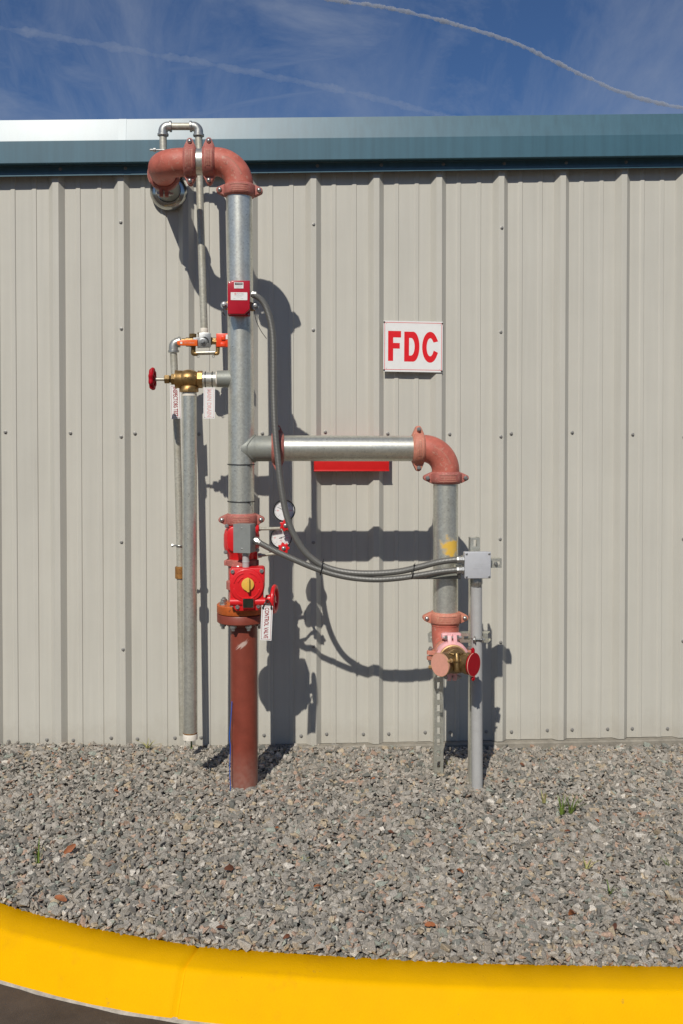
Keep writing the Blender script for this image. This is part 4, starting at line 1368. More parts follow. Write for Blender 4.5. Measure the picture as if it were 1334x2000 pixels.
# clapper boss between the arms
b.tube([bb + Vector((0, -0.045, 0.040)), bb + Vector((0, -0.055, 0.018)), bb + Vector((0, -0.056, -0.026))], [0.010, 0.0135, 0.0135], 16)
b.tube([bb + Vector((0, -0.056, 0.016)), bb + Vector((0, -0.056, 0.010))], [0.0155, 0.0155], 16)
b.tube([bb + Vector((0, -0.056, -0.020)), bb + Vector((0, -0.056, -0.028))], [0.0155, 0.0145], 16)
for s in (-1, 1):
    b.tube([bb + Vector((s*0.012, -0.045, 0.038)), bb + Vector((s*0.028, -0.040, 0.043))], [0.006, 0.003], 8)
b.build('inlet_body', M['bronze'], fdc, smooth=45)
for (cpos, dr), key, rim, lb in ((arms[0], 'salmon_cap', 'tan', 'sun-faded pink inlet cap'), (arms[1], 'red_cap', 'salmon_cap', 'dark red inlet cap')):
    side = Vector((0, 0, 1)).cross(dr).normalized()
    b = MB()
    b.lathe(cpos, dr, [(0, 0.046), (0.006, 0.0475), (0.0085, 0.0475), (0.010, 0.0462), (0.0102, 0.0)], 44)
    up = Vector((0, 0, 1))
    la = (R(25), R(200)) if key == 'salmon_cap' else (R(90), R(272))
    cap = b.build('cap', M[key], fdc)
    tag(cap, lb)
    b = MB(); b.torus(cpos + dr*0.0085, dr, 0.0470, 0.0014, 44, 6); b.build('cap_rim', M[rim], cap)
    for a in la:
        rd = side*math.cos(a)*(1) + up*math.sin(a)
        if key == 'salmon_cap' and a < 1: rd = side*1.0*math.cos(a) + up*math.sin(a)
        b = MB()
        q = cpos + rd*0.052 + dr*0.004
        tn = dr.cross(rd)
        b.box(q, (0.016, 0.010, 0.014), Matrix((rd, tn, dr)).transposed(), 0.003, 2)
        b.torus(cpos + rd*0.060 + dr*0.004, dr, 0.0058, 0.003, 18, 8)
        b.tube([cpos + rd*0.060 - dr*0.006, cpos + rd*0.060 + dr*0.012], 0.0028, 8)
        b.build('cap_lug', M['tan'] if key == 'salmon_cap' else M['red_cap'], cap)

# ================================================================== FLOW SWITCH
fs_ = thing('flow_switch', P(468, 617, 0.62), 'deep red rectangular flow switch box strapped to the riser pipe', 'switch')
q = P(467, 583.5, 0.62)
kx = 3.96/FPX
b = MB(); b.box(Vector((q.x, -0.602, q.z)), (42*kx, 0.030, 66*kx), None, 0.003, 2); b.build('box_base', M['red_dark'], fs_)
hw2, hh2 = 21.5*kx, 33.5*kx
ch = 8*kx
poly = [(-hw2+ch, hh2), (hw2, hh2), (hw2, -hh2+ch*1.5), (hw2-ch*1.3, -hh2+0.004), (-hw2, -hh2+0.004), (-hw2, hh2-ch)]
b = MB(); b.prism(poly, Vector((q.x, -0.617, q.z)), U, V_, NN, 0.030, 0.004, 3)
b.prism(rrect(2*hw2, 2*hh2, 0.004), Vector((q.x, -0.610, q.z)), U, V_, NN, 0.010, 0.002)
cov = b.build('cover', M['red_dark'], fs_)
for sx, sz in ((-1, 1), (1, -1)):
    b = MB(); b.lathe((q.x+sx*(hw2-0.007), -0.620, q.z+sz*(hh2-0.007)), (0, -1, 0), [(0, 0.0042), (0.003, 0.004), (0.004, 0.0025)], 12); b.build('screw', M['zinc'], cov)
fy = -0.6475
def plate(c, wd, ht, parent, m, name='label_plate', lift=0.0):
    b = MB(); b.prism(rrect(wd, ht, 0.0015), Vector((c[0], fy-lift, c[1])), U, V_, NN, 0.0006); return b.build(name, m, parent)
l1 = plate((q.x, q.z+24*kx), 18*kx, 12*kx, cov, M['white'])
plate((q.x, q.z+26.8*kx), 15*kx, 4.2*kx, l1, M['ink_black'], 'label_header', 0.0006)
lettering('WARNING', 2.2*kx, (q.x+1.5*kx, fy-0.0014, q.z+26.8*kx), U, V_, M['white'], l1)
for i in range(3):
    lettering('SHOCK HAZARD DISCONNECT'[i*2:20-i], 1.0*kx, (q.x, fy-0.0009, q.z+(22.8-1.9*i)*kx), U, V_, M['ink_grey'], l1, width=(14-i*1.5)*kx)
l2 = plate((q.x+0.5*kx, q.z+3*kx), 32*kx, 15*kx, cov, M['white'])
lettering('POTTER', 2.4*kx, (q.x+3*kx, fy-0.0009, q.z+7.4*kx), U, V_, M['ink_grey'], l2, width=13*kx)
b = MB(); b.torus((q.x-6.5*kx, fy-0.0009, q.z+7.4*kx), (0, -1, 0), 1.5*kx, 0.35*kx, 16, 6); b.build('logo_ring', M['ink_red'], l2)
for i, t_ in enumerate(('VANE TYPE WATERFLOW', 'ALARM SWITCH', 'LISTED', 'MODEL')):
    lettering(t_, 1.1*kx, (q.x+(0, 0, -9, 6)[i]*kx, fy-0.0009, q.z+(4.0, 1.6, -1.6, -1.6)[i]*kx), U, V_, M['ink_grey'], l2)
lettering('1', 4*kx, (q.x+2*kx, fy+0.0006, q.z-16*kx), U, V_, M['coup'], cov)
# U bolt ears
b = MB()
ear = [(-31*kx, -4.5*kx), (-27*kx, -7*kx), (27*kx, -9*kx), (32*kx, -6*kx), (35*kx, -1.5*kx), (33*kx, 4*kx), (23*kx, 9*kx), (-22*kx, 11*kx), (-29*kx, 5*kx), (-32.5*kx, 0)]
b.prism(ear, Vector((q.x, -0.585, q.z-13*kx)), U, V_, NN, 0.010, 0.002)
sad = b.build('saddle', M['tan'], fs_)
for px, py in ((438, 596), (499, 598)):
    c = P(px, py, 0.596)
    b = MB()
    b.lathe(c, (0, -1, 0), [(0, 0.0155), (0.0025, 0.0155)], 24)
    b.lathe(c + Vector((0, -0.0025, 0)), (0, -1, 0), [(0, 0.0105), (0.008, 0.0105), (0.009, 0.009)], 6)
    b.lathe(c + Vector((0, -0.0115, 0)), (0, -1, 0), [(0, 0.0058), (0.010, 0.0058)], 12)
    b.build('u_bolt_nut', M['zinc'], sad)
b = MB(); c = P(490, 575, 0.62)
b.lathe(c, (1, 0, 0), [(0, 0.011), (0.004, 0.011), (0.005, 0.0155), (0.012, 0.0155), (0.013, 0.0125), (0.022, 0.0125)], 8)
b.build('conduit_connector', M['zinc'], fs_)
b = MB(); b.tube(spline([P(436, 602, 0.59), P(434.5, 608, 0.60), P(437, 613, 0.60), P(440, 617, 0.60)], 0.004), 0.0022, 6); b.build('wire_tail', M['black'], fs_)
b = MB(); b.tube(spline([P(497, 606, 0.59), P(500, 625, 0.58), P(509, 645, 0.57), P(521, 662, 0.57)], 0.006), 0.0014, 6); b.build('wire_tail', M['black'], fs_)

# ================================================================== FLEXIBLE CONDUITS
def flex(pts, rad, lab):
    path = spline([P(*p) for p in pts], 0.0030)
    b = MB()
    b.tube(path, [rad*(1.0 if i % 2 else 0.955) for i in range(len(path))], 12)
    return tag(b.build('flexible_conduit', M['flex'], smooth=0), lab, 'conduit')
f_a = flex([(497, 576, 0.62), (510, 585, 0.622), (520, 601, 0.623), (529, 630, 0.624), (533, 662, 0.624), (534, 710, 0.624), (534.5, 770, 0.624), (537, 835, 0.628), (542, 890, 0.632), (549, 950, 0.634), (558, 1000, 0.635),
            (571, 1038, 0.636), (590, 1071, 0.637), (612, 1093, 0.638), (640, 1109, 0.639), (680, 1118, 0.640), (730, 1120, 0.641), (780, 1116, 0.643), (820, 1107, 0.645), (855, 1098, 0.646), (882, 1094, 0.645), (897, 1093, 0.645)], 0.0135,
           'grey flexible conduit sweeping from the red flow switch down to the junction box')
f_b = flex([(500, 1056, 0.635), (512, 1063, 0.640), (535, 1075, 0.642), (570, 1091, 0.643), (610, 1108, 0.643), (650, 1121, 0.643), (690, 1129, 0.643), (735, 1132, 0.643), (780, 1129, 0.643), (820, 1123, 0.644), (855, 1117, 0.645), (880, 1114, 0.645), (897, 1113, 0.645)], 0.0125,
           'grey flexible conduit from the small dark grey box across to the junction box')
b = MB(); b.lathe(P(499, 1055, 0.634), (P(512, 1063, 0.640)-P(499, 1055, 0.634)), [(-0.008, 0.012), (0.002, 0.0165), (0.012, 0.0165), (0.013, 0.014), (0.022, 0.0135)], 8)
b.build('conduit_connector', M['zinc'], jb)
for (px, py, d_, tl, lb) in ((628, 1109.5, 0.641, (0.02, -1), 'black cable tie bundling both flexible conduits beside the pressure gauges'), (806, 1117, 0.645, (0.0, -1), 'black cable tie bundling both flexible conduits near the junction box')):
    b = MB(); c = P(px, py, d_)
    ring = []
    for i in range(25):
        a = 2*math.pi*i/24
        ring.append(c + Vector((0.006*math.sin(a), math.cos(a)*0.0165, math.sin(a)*0.030)))
    b.tube(ring, 0.0022, 6, caps=False)
    b.box(c + Vector((0.006, -0.010, 0.030)), (0.007, 0.007, 0.006), bev=0.001)
    b.tube([c + Vector((0.006, -0.010, 0.030)), c + Vector((0.008, -0.016, 0.040))], 0.0013, 6)
    tag(b.build('cable_tie', M['black']), lb, 'cable tie')

# ================================================================== PRESSURE GAUGES
def gauge(dc, hx, nip0, nip1, lab, needle_a, rad):
    g = thing('pressure_gauge', P(nip1[0], nip1[1], 0.52), lab, 'gauge', 'pressure gauges')
    dg = 0.500
    c = P(dc[0], dc[1], dg)
    b = MB(); b.lathe(c + Vector((0, 0.030, 0)), (0, -1, 0), [(0, rad*0.8), (0.006, rad*0.96), (0.024, rad), (0.034, rad*1.03), (0.037, rad*1.02), (0.037, rad*0.91), (0.029, rad*0.90)], 44, caps=True)
    case = b.build('case', M['gauge_steel'], g)
    b = MB(); b.lathe(c + Vector((0, 0.0008, 0)), (0, -1, 0), [(0, rad*0.905), (0.0020, rad*0.90)], 40); dial = b.build('dial', M['dial'], g)
    b = MB()
    for i in range(31):
        a = R(225 - 270*i/30)
        r0, r1 = (rad*0.72, rad*0.86) if i % 5 == 0 else (rad*0.79, rad*0.86)
        d_ = Vector((math.cos(a), 0, math.sin(a))); s_ = Vector((-math.sin(a), 0, math.cos(a)))*0.0006
        o = c + Vector((0, -0.0016, 0))
        b.add([o+d_*r0-s_, o+d_*r1-s_, o+d_*r1+s_, o+d_*r0+s_], [(0, 1, 2, 3)])
    b.build('scale_marks', M['ink_black'], dial, smooth=0)
    for i, t_ in enumerate(('0', '50', '100', '150', '200', '250', '300')):
        a = R(225 - 270*i/6)
        lettering(t_, rad*0.13, c + Vector((math.cos(a)*rad*0.58, -0.0017, math.sin(a)*rad*0.58)), U, V_, M['ink_red'] if i % 2 else M['ink_grey'], dial)
    lettering('PSI', rad*0.13, c + Vector((0, -0.0017, -rad*0.30)), U, V_, M['ink_red'], dial)
    b = MB(); a = R(needle_a); d_ = Vector((math.cos(a), 0, math.sin(a))); s_ = Vector((-math.sin(a), 0, math.cos(a)))
    o = c + Vector((0, -0.0022, 0))
    b.prism([(-rad*0.2, -0.0014), (rad*0.72, -0.0006), (rad*0.72, 0.0006), (-rad*0.2, 0.0014)], o, d_, s_, Vector((0, -1, 0)), 0.0006)
    b.lathe(o, (0, -1, 0), [(0, 0.0032), (0.0016, 0.003)], 12)
    b.build('needle', M['ink_black'], dial, smooth=0)
    b = MB(); b.lathe(c + Vector((0, -0.0052, 0)), (0, -1, 0), [(0, rad*0.905), (0.0006, rad*0.90)], 36); b.build('glass', M['glass'], g)
    # gauge valve
    h = P(hx[0], hx[1], 0.560)
    n0 = P(nip0[0], nip0[1], 0.535); n1 = P(nip1[0], nip1[1], 0.520)
    b = MB(); b.tube([n0, n1], 0.0072, 14)
    b.lathe(n0, (n1-n0), [(-0.004, 0.011), (0.010, 0.011), (0.011, 0.009)], 6)
    b.build('nipple', M['galv_thin'], g)
    b = MB(); vb = Vector((h.x, -0.520, n1.z))
    b.lathe(vb - Vector((0.014, 0, 0)), (1, 0, 0), [(0, 0.0105), (0.028, 0.0105)], 6)
    b.tube([vb, Vector((h.x, -0.556, h.z))], [0.0085, 0.007], 12)
    top = Vector((c.x, c.y+0.015, c.z-rad*0.95))
    b.tube([vb, vb.lerp(top, 0.5) + Vector((0, 0.008, 0)), top], 0.0065, 12)
    b.build('gauge_valve', M['brass'], g)
    b = MB(); Rr = 0.0225
    poly = [(Rr*(1+0.16*math.cos(7*t))*math.cos(t), Rr*(1+0.16*math.cos(7*t))*math.sin(t)) for t in [2*math.pi*i/56 for i in range(56)]]
    b.prism(poly, h, U, V_, NN, 0.010, 0.003, 2)
    hd = b.build('valve_handle', M['red'], g)
    b = MB(); b.lathe(h + Vector((0, -0.010, 0)), (0, -1, 0), [(0, 0.0095), (0.002, 0.0095), (0.002, 0.0065), (0.007, 0.0065), (0.008, 0.005)], 12); b.build('handle_nut', M['zinc'], hd)
    return g
gauge((555, 997), (557.5, 1026), (504, 1033), (548, 1032), 'upper round pressure gauge with red petal handle just beneath, half hidden by conduit', 152, 0.0475)
gauge((549, 1050), (554, 1070.5), (506, 1085), (548, 1080), 'lower round pressure gauge beside the red check valve, shadow across its dial', 20, 0.0465)

# ================================================================== MAIN DRAIN
dv = thing('drain_valve', P(369, 768, 0.52), 'brass angle valve with small red handwheel on the side of the riser', 'valve')
DD = 0.53
vc = P(369, 741, DD)
kk = (DIST-DD)/FPX
b = MB()
b.ball(vc + Vector((0, 0, 0.002)), 22*kk, 1.05, 0.95, 0.82, 28, 18)
b.lathe(vc, (-1, 0, 0), [(0, 17*kk), (22*kk, 17.2*kk), (24*kk, 18*kk), (26*kk, 18*kk), (26.5*kk, 13*kk)], 32)
b.lathe(vc, (1, 0, 0), [(0, 14*kk), (16*kk, 14*kk), (17*kk, 15.5*kk), (20*kk, 16*kk)], 28)
b.lathe(vc, (0, 0, -1), [(0, 15*kk), (16*kk, 15*kk)], 28)
body = b.build('valve_body', M['brass'], dv)
lettering('2', 8*kk, P(364, 738, DD+0.0478), V_, -U, M['bronze'], body)
lettering('B', 6*kk, P(373, 738, DD+0.0475), V_, -U, M['bronze'], body)
b = MB()
b.lathe(vc + Vector((17*kk, 0, 0)), (1, 0, 0), [(0, 17*kk), (1, 17*kk) if False else (9*kk, 17*kk), (10*kk, 15*kk)], 8)
b.lathe(vc + Vector((0, 0, -13*kk)), (0, 0, -1), [(0, 17*kk), (2*kk, 18.5*kk), (11*kk, 18.5*kk), (12*kk, 17*kk)], 8)
b.build('hex_nut', M['brass'], dv)
b = MB()
b.lathe(vc + Vector((-25*kk, 0, 0)), (-1, 0, 0), [(0, 11.5*kk), (8*kk, 11.5*kk), (9*kk, 9*kk), (12*kk, 6.5*kk), (12.5*kk, 9*kk), (21*kk, 9*kk), (22*kk, 7*kk)], 6)
b.build('bonnet', M['bronze'], dv)
b = MB(); b.lathe(vc + Vector((-46*kk, 0, 0)), (-1, 0, 0), [(0, 3.2*kk), (22*kk, 3.2*kk)], 12); b.build('stem', M['galv_thin'], dv)
hc2 = P(298, 740, DD)
b = MB()
ax = Vector((math.cos(R(4)), -math.sin(R(4)), 0.0))
b.torus(hc2, ax, 16.5*kk, 4.6*kk, 40, 10, lobes=9, la=0.10)
u_ = Vector((0, 0, 1)); v_ = ax.cross(u_)
for i in range(4):
    a = R(45+90*i); d_ = u_*math.sin(a)+v_*math.cos(a)
    b.tube([hc2+ax*0.006, hc2 + d_*16*kk], [0.006, 0.005], 8)
b.lathe(hc2 + ax*5*kk, -ax, [(0, 5*kk), (9*kk, 5*kk), (10*kk, 3*kk)], 14)
b.build('handwheel', M['red_cap'], dv)
b = MB(); n0 = P(394, 741, DD); n1 = P(426, 741, DD)
b.tube([n0, n1], 14.5*kk, 32); nip = b.build('nipple', M['galv'], dv)
for px in (401.5, 415):
    b = MB(); b.torus(P(px, 741, DD), (1, 0, 0), 14.7*kk, 0.0022, 32, 6); b.build('tie_band', M['black'], nip)
b = MB(); b.lathe(P(422, 741, DD), (1, 0, 0), [(0, 15.0*kk), (4*kk, 15.2*kk)], 28); b.build('thread_tape', M['white_tape'], nip)

dp = thing('drain_pipe', P(372, 1442, 0.51), 'thick straight galvanised drain pipe hanging below the brass valve, open end above gravel', 'pipe')
b = MB(); d0, d1 = P(370, 768, DD), P(371.5, 1431, 0.515)
b.tube([d0, d0.lerp(d1, 0.5), d1], 14.0*kk, 32); b.build('pipe', M['galv'], dp)
b = MB(); b.lathe(d0 + Vector((0, 0, 0.004)), (0, 0, -1), [(0, 13.4*kk), (0.012, 14.4*kk), (0.016, 14.3*kk)], 28); b.build('thread_tape', M['white_tape'], dp)
b = MB(); b.lathe(d1, (0, 0, -1), [(-0.003, 14.05*kk), (0.0, 14.2*kk)], 28); b.lathe(d1, (0, 0, -1), [(0.0, 13.2*kk), (0.004, 13.2*kk)], 28); b.build('rust_ring', M['rusty'], dp)
b = MB(); b.lathe(d1 + Vector((0, 0, -0.003)), (0, 0, -1), [(0, 13.6*kk), (0.006, 14.5*kk), (0.024, 14.3*kk), (0.0245, 12.2*kk), (0.012, 12.0*kk)], 32, caps=False); b.build('end_collar', M['white_tape'], dp)
b = MB(); b.tube(spline([P(362, 1441, 0.515), P(362, 1449, 0.515), P(359.5, 1457, 0.512), P(359, 1463, 0.51)], 0.004), 0.0022, 6); b.build('tape_tail', M['white_tape'], dp)

# ================================================================== INSPECTOR'S TEST LINE
DT = 0.275
kt = (DIST-DT)/FPX
tp = thing('test_pipe', P(357, 1440, 0.28), 'thin weathered galvanised test pipe looping over the elbow and down the wall', 'pipe')
RT = 7.0*kt
def short(name, pts, r, m, parent=tp, seg=20): 
    b = MB(); b.tube([P(*p) for p in pts], r, seg); return b.build(name, m, parent)
short('riser_nipple', [(319, 300, DT), (318.5, 262, DT)], RT, M['galv_thin'])
short('top_pipe', [(328, 247, DT), (378, 247, DT)], RT, M['galv_thin'])
short('long_pipe', [(388, 262, DT), (391, 400, DT), (394.5, 520, DT), (399, 650, DT)], RT, M['galv_thin'])
def small_elbow(pts, ends, nm='elbow', m='fitting'):
    b = MB()
    path = fillet([P(*p) for p in pts], 0.024, 10)
    b.tube(path, RT*1.28, 22)
    for e, j in ((0, 1), (-1, -2)):
        d_ = (path[j]-path[e]).normalized()
        b.lathe(path[e] - d_*0.001, d_, [(0, RT*1.32), (0.001, RT*1.52), (0.009, RT*1.52), (0.011, RT*1.3)], 22)
    return b.build(nm, M[m], tp)
small_elbow([(318.5, 265, DT), (318.5, 247, DT), (335, 247, DT)], None)
small_elbow([(371, 247, DT), (387.5, 247, DT), (388, 266, DT)], None)
b = MB(); b.lathe(P(299, 293, DT+0.02), (1, 0, 0), [(-0.014, 0.005), (0.002, 0.005), (0.002, 0.0095), (0.012, 0.0095)], 8)
b.lathe(P(299, 293, DT+0.02), (1, 0, 0), [(0.012, 0.0045), (0.05, 0.0045)], 8); b.build('saddle_bolt', M['zinc'], tp)
b = MB(); b.lathe(P(398.7, 641, DT), (0, 0, -1), [(0, RT*1.02), (0.004, RT*1.10), (0.022, RT*1.10)], 20); b.build('thread_tape', M['white_tape'], tp)
# left elbow and lower pipe
small_elbow([(352, 668, DT), (338.5, 668, DT), (339, 688, DT)], None)
short('lower_pipe', [(339, 690, DT), (345, 822, DT), (351, 1050, 0.27), (357, 1436, 0.27)], RT, M['galv_thin'])
b = MB(); c = P(352, 1118, 0.27)
b.lathe(c, (0, 0, 1), [(-12*kt, RT*1.2), (-11*kt, RT*1.42), (11*kt, RT*1.42), (12*kt, RT*1.2)], 20); b.build('rusty_coupling', M['rusty'], tp)
b = MB(); c = P(351, 1065, 0.275)
b.torus(c, (0, 0, 1), RT+0.002, 0.0028, 24, 6); b.box(c + Vector((-0.024, -0.004, 0)), (0.022, 0.008, 0.008), bev=0.001); b.lathe(c + Vector((-0.036, -0.004, 0)), (1, 0, 0), [(0, 0.008), (0.008, 0.008)], 6)
b.build('pipe_clip', M['zinc'], tp)
# test valve with orange lever
tv = thing('test_valve', P(398, 690, DT), 'small test valve with orange lever handle between thin pipes', 'valve')
vq = P(396, 666, DT)
b = MB()
b.ball(vq, 0.026, 1.1, 0.9, 1.0)
b.lathe(P(355, 668, DT), (1, 0, 0), [(0, 0.017), (0.018, 0.017), (0.019, 0.021), (0.05, 0.021), (0.051, 0.016), (0.10, 0.016)], 8)
b.lathe(vq, (0, 0, 1), [(0, 0.02), (0.030, 0.02), (0.031, 0.0235), (0.038, 0.0235)], 8)
b.lathe(vq, (1, 0, 0), [(0, 0.018), (0.042, 0.018), (0.043, 0.0155), (0.060, 0.0155), (0.061, 0.010), (0.075, 0.010)], 8)
b.build('valve_body', M['bronze'], tv)
b = MB()
b.prism([(x*kt, y*kt) for x, y in [(-12, -13), (12, -12), (14, -9), (14, 15), (9, 17), (-9, 17), (-9, 8), (-20, 7), (-20, -9), (-12, -9)]], P(398, 667, DT+0.028), U, V_, NN, 0.004, 0.001)
b.build('lever_plate', M['zinc'], tv)
b = MB(); b.prism(circ(0, 0, 9*kt, 14, R(-20), R(150)) + circ(0, 0, 6.2*kt, 14, R(150), R(-20)), P(399, 667, DT+0.0322), U, V_, NN, 0.0008); b.build('indicator_slot', M['black'], tv)
b = MB(); c = P(396, 667, DT+0.032)
b.lathe(c, (0, -1, 0), [(0, 0.017), (0.004, 0.017), (0.005, 0.011), (0.012, 0.010)], 20); b.lathe(c + Vector((0, -0.012, 0)), (0, -1, 0), [(0, 0.0075), (0.006, 0.0075)], 6); b.build('stem_nut', M['zinc'], tv)
b = MB()
b.prism([(x*kt, y*kt) for x, y in [(20, -6.5), (20, 6)] + circ(-14, -0.5, 5.2, 8, R(80), R(280))], P(365.5, 669.5, DT+0.030), U, V_, NN, 0.012, 0.003, 2)
lev = b.build('lever_grip', M['orange'], tv)
b = MB(); b.prism(rrect(4*kt, 4*kt, 0.001), P(354, 669.5, DT+0.0425), U, V_, NN, 0.0006); b.build('grip_mark', M['white'], lev)
lettering('TEST DRAIN', 3.2*kt, P(369, 669.5, DT+0.0426), U, V_, M['salmon_cap'], lev, width=20*kt)
# sight tube below and brass elbows
b = MB(); b.tube([P(383, 689, DT+0.015), P(420, 688, DT+0.015)], 0.0068, 14); b.tube([P(383, 692, DT+0.005), P(420, 691, DT+0.005)], 0.0045, 10); b.build('bypass_tube', M['galv_bright'], tv)
b = MB()
b.tube(fillet([P(378, 676, DT+0.012), P(377, 691, DT+0.012), P(386, 691, DT+0.012)], 0.006, 4), 0.0105, 10)
b.lathe(P(376.5, 652, DT), (0, 0, -1), [(0, 0.016), (0.016, 0.016), (0.017, 0.012), (0.06, 0.012)], 8)
b.build('side_port', M['bronze'], tv)
b = MB()
b.tube(fillet([P(415, 667, DT+0.01), P(425, 668, DT+0.01), P(425.5, 684, DT+0.01)], 0.006, 4), 0.0095, 10)
b.tube(fillet([P(425.5, 682, DT+0.01), P(425.5, 690.5, DT+0.01), P(418, 690.5, DT+0.01)], 0.005, 4), 0.0085, 10)
b.build('brass_elbow', M['brass'], tv)
for px in (387, 417):
    b = MB(); b.torus(P(px, 696, DT+0.016), (0.2, -1, 0), 0.0052, 0.0012, 14, 6); b.build('wire_loop', M['zinc'], tv)
# orange red plastic clip behind the riser
oc = thing('plastic_cap', P(438, 678, DT), 'bright orange-red plastic cover tucked against the riser beside the lever valve', 'cover')
b = MB(); b.box(P(440, 665, DT+0.01), (34*kt, 0.03, 26*kt), None, 0.003, 2); b.box(P(436, 660, DT+0.027), (8*kt, 0.008, 8*kt), None, 0.002); b.box(P(435, 673, DT+0.027), (9*kt, 0.006, 7*kt), None, 0.002)
b.build('cover', M['orange_red'], oc)
b = MB(); b.box(P(444.5, 658, DT+0.027), (7*kt, 0.001, 9*kt)); b.build('sticker', M['white'], oc)

# ================================================================== TAGS AND SIGN
def quad_frame(c, d):
    tl, tr, br, bl = [P(x, y, d) for x, y in c]
    return tl, tr, br, bl
def tag_sign(nm, corners, d, text, ink, lab, tilt=0.0, th=0.0016, hgt=0.48):
    tl, tr, br, bl = quad_frame(corners, d)
    o = (tl+tr+br+bl)/4
    ux = ((tr-tl)+(br-bl)).normalized(); uy = ((tl-bl)+(tr-br)).normalized()
    W = ((tr-tl).length+(br-bl).length)/2; H = ((tl-bl).length+(tr-br).length)/2
    n = Vector((0, -1, 0))
    root = thing(nm, o - uy*H/2, lab, 'tag')
    b = MB(); b.prism([(-W/2, -H/2), (W/2, -H/2), (W/2, H/2), (-W/2, H/2)], o, ux, uy, n, th); b.build('plate', M['white'], root, smooth=0)
    b = MB(); e = 0.0013; i_ = W*0.09; z = th+0.0003
    for (x0, y0, x1, y1) in ((-W/2+i_, -H/2+i_, -W/2+i_+e, H/2-i_), (W/2-i_-e, -H/2+i_, W/2-i_, H/2-i_), (-W/2+i_+e, -H/2+i_, W/2-i_-e, -H/2+i_+e), (-W/2+i_+e, H/2-i_-e, W/2-i_-e, H/2-i_)):
        b.add([o+ux*x0+uy*y0+n*z, o+ux*x1+uy*y0+n*z, o+ux*x1+uy*y1+n*z, o+ux*x0+uy*y1+n*z], [(0, 1, 2, 3)])
    b.build('border', ink, root, smooth=0)
    lettering(text, W*hgt, o + n*(th+0.0004), -uy, ux, ink, root, off=0.022, width=H*0.88)
    b = MB()
    for sx in (-1, 1):
        b.lathe(o + ux*sx*(W/2-0.005) - uy*(H/2-0.005), n, [(th, 0.0016), (th+0.0006, 0.0014)], 10)
    b.build('rivet_hole', M['dark_screw'], root)
    return root, o, ux, uy, W, H
r_, o, ux, uy, W, H = tag_sign('valve_tag', [(511, 1182), (533, 1183.5), (530, 1251), (508, 1250)], 0.675, 'CONTROL VALVE', M['ink_dark'], 'white hanging tag reading CONTROL VALVE beside the red handwheel', hgt=0.40)
b = MB()
b.tube(spline([o+uy*(H/2-0.008)+ux*(-W/2+0.006)+Vector((0, -0.004, 0)), o+uy*(H/2+0.012)+ux*(-W*0.2)+Vector((0, -0.004, 0)), P(523, 1172, 0.665), o+uy*(H/2+0.010)+ux*(W*0.3)+Vector((0, -0.004, 0)), o+uy*(H/2-0.008)+ux*(W/2-0.006)+Vector((0, -0.004, 0))], 0.004), 0.0026, 6)
for sx in (-1, 1): b.box(o+uy*(H/2-0.009)+ux*sx*(W/2-0.006)+Vector((0, -0.004, 0)), (0.008, 0.006, 0.010), bev=0.002)
b.build('tie', M['black'], r_)
tag_sign('valve_tag', [(332, 753), (352, 751), (354.5, 817), (333.5, 818.5)], 0.30, 'INSPECTORS TEST', M['ink_dark'], 'white tag reading INSPECTORS TEST hanging on the thin test pipe', hgt=0.42)
r_, o, ux, uy, W, H = tag_sign('valve_tag', [(398, 757), (419.5, 757), (420, 817.5), (397, 817.5)], 0.55, 'MAIN DRAIN', M['ink_faded'], 'sun-bleached white tag reading MAIN DRAIN hanging below the drain nipple', hgt=0.38)

tl, tr, br, bl = quad_frame([(749, 626), (865, 628.5), (864, 727.5), (748.5, 725.5)], 0.034)
sg = thing('fdc_sign', (bl+br)/2, 'white metal sign with bold red letters FDC fixed to wall', 'sign')
def sp_(x, y, dd=0.0):   # sign coordinates 0..1, y down
    return tl*(1-x)*(1-y) + tr*x*(1-y) + br*x*y + bl*(1-x)*y + Vector((0, -dd, 0))
b = MB()
fr_ = [sp_(0, 0), sp_(1, 0), sp_(1, 1), sp_(0, 1)]
b.add([p for p in fr_] + [p + Vector((0, -0.0022, 0)) for p in fr_], [(0, 1, 2, 3), (7, 6, 5, 4), (0, 4, 5, 1), (1, 5, 6, 2), (2, 6, 7, 3), (3, 7, 4, 0)])
b.build('plate', M['white'], sg, smooth=0)
b = MB()
def strip(x0, y0, x1, y1, mb=None, dd=0.0026):
    (mb or b).add([sp_(x0, y0, dd), sp_(x1, y0, dd), sp_(x1, y1, dd), sp_(x0, y1, dd)], [(0, 1, 2, 3)])
ex, ey = 0.0075, 0.009
strip(0.018, 0.03, 0.018+ex, 0.962); strip(0.985-ex, 0.03, 0.985, 0.962); strip(0.018+ex, 0.03, 0.985-ex, 0.03+ey); strip(0.018+ex, 0.962-ey, 0.985-ex, 0.962)
b.build('border', M['ink_red'], sg, smooth=0)
def sx_(x): return (x-290)/700.0
def sy_(y): return (y-218)/608.0
b = MB()
strip(sx_(345), sy_(340), sx_(405), sy_(698)); strip(sx_(405), sy_(340), sx_(497), sy_(417)); strip(sx_(405), sy_(483), sx_(483), sy_(550))
b.build('letter', M['ink_red'], sg, smooth=0)
def band(outer, inner):
    b = MB(); n = len(outer)
    vs = [sp_(sx_(x), sy_(y), 0.0026) for x, y in outer] + [sp_(sx_(x), sy_(y), 0.0026) for x, y in inner]
    b.add(vs, [(i, i+1, n+i+1, n+i) for i in range(n-1)])
    b.build('letter', M['ink_red'], sg, smooth=0)
no = 16
o_ = [(535, 703), (535, 345), (640, 345)] + [(640+75*math.sin(t), 524-179*math.cos(t)) for t in [math.pi*i/no for i in range(1, no)]] + [(640, 703), (535, 703)]
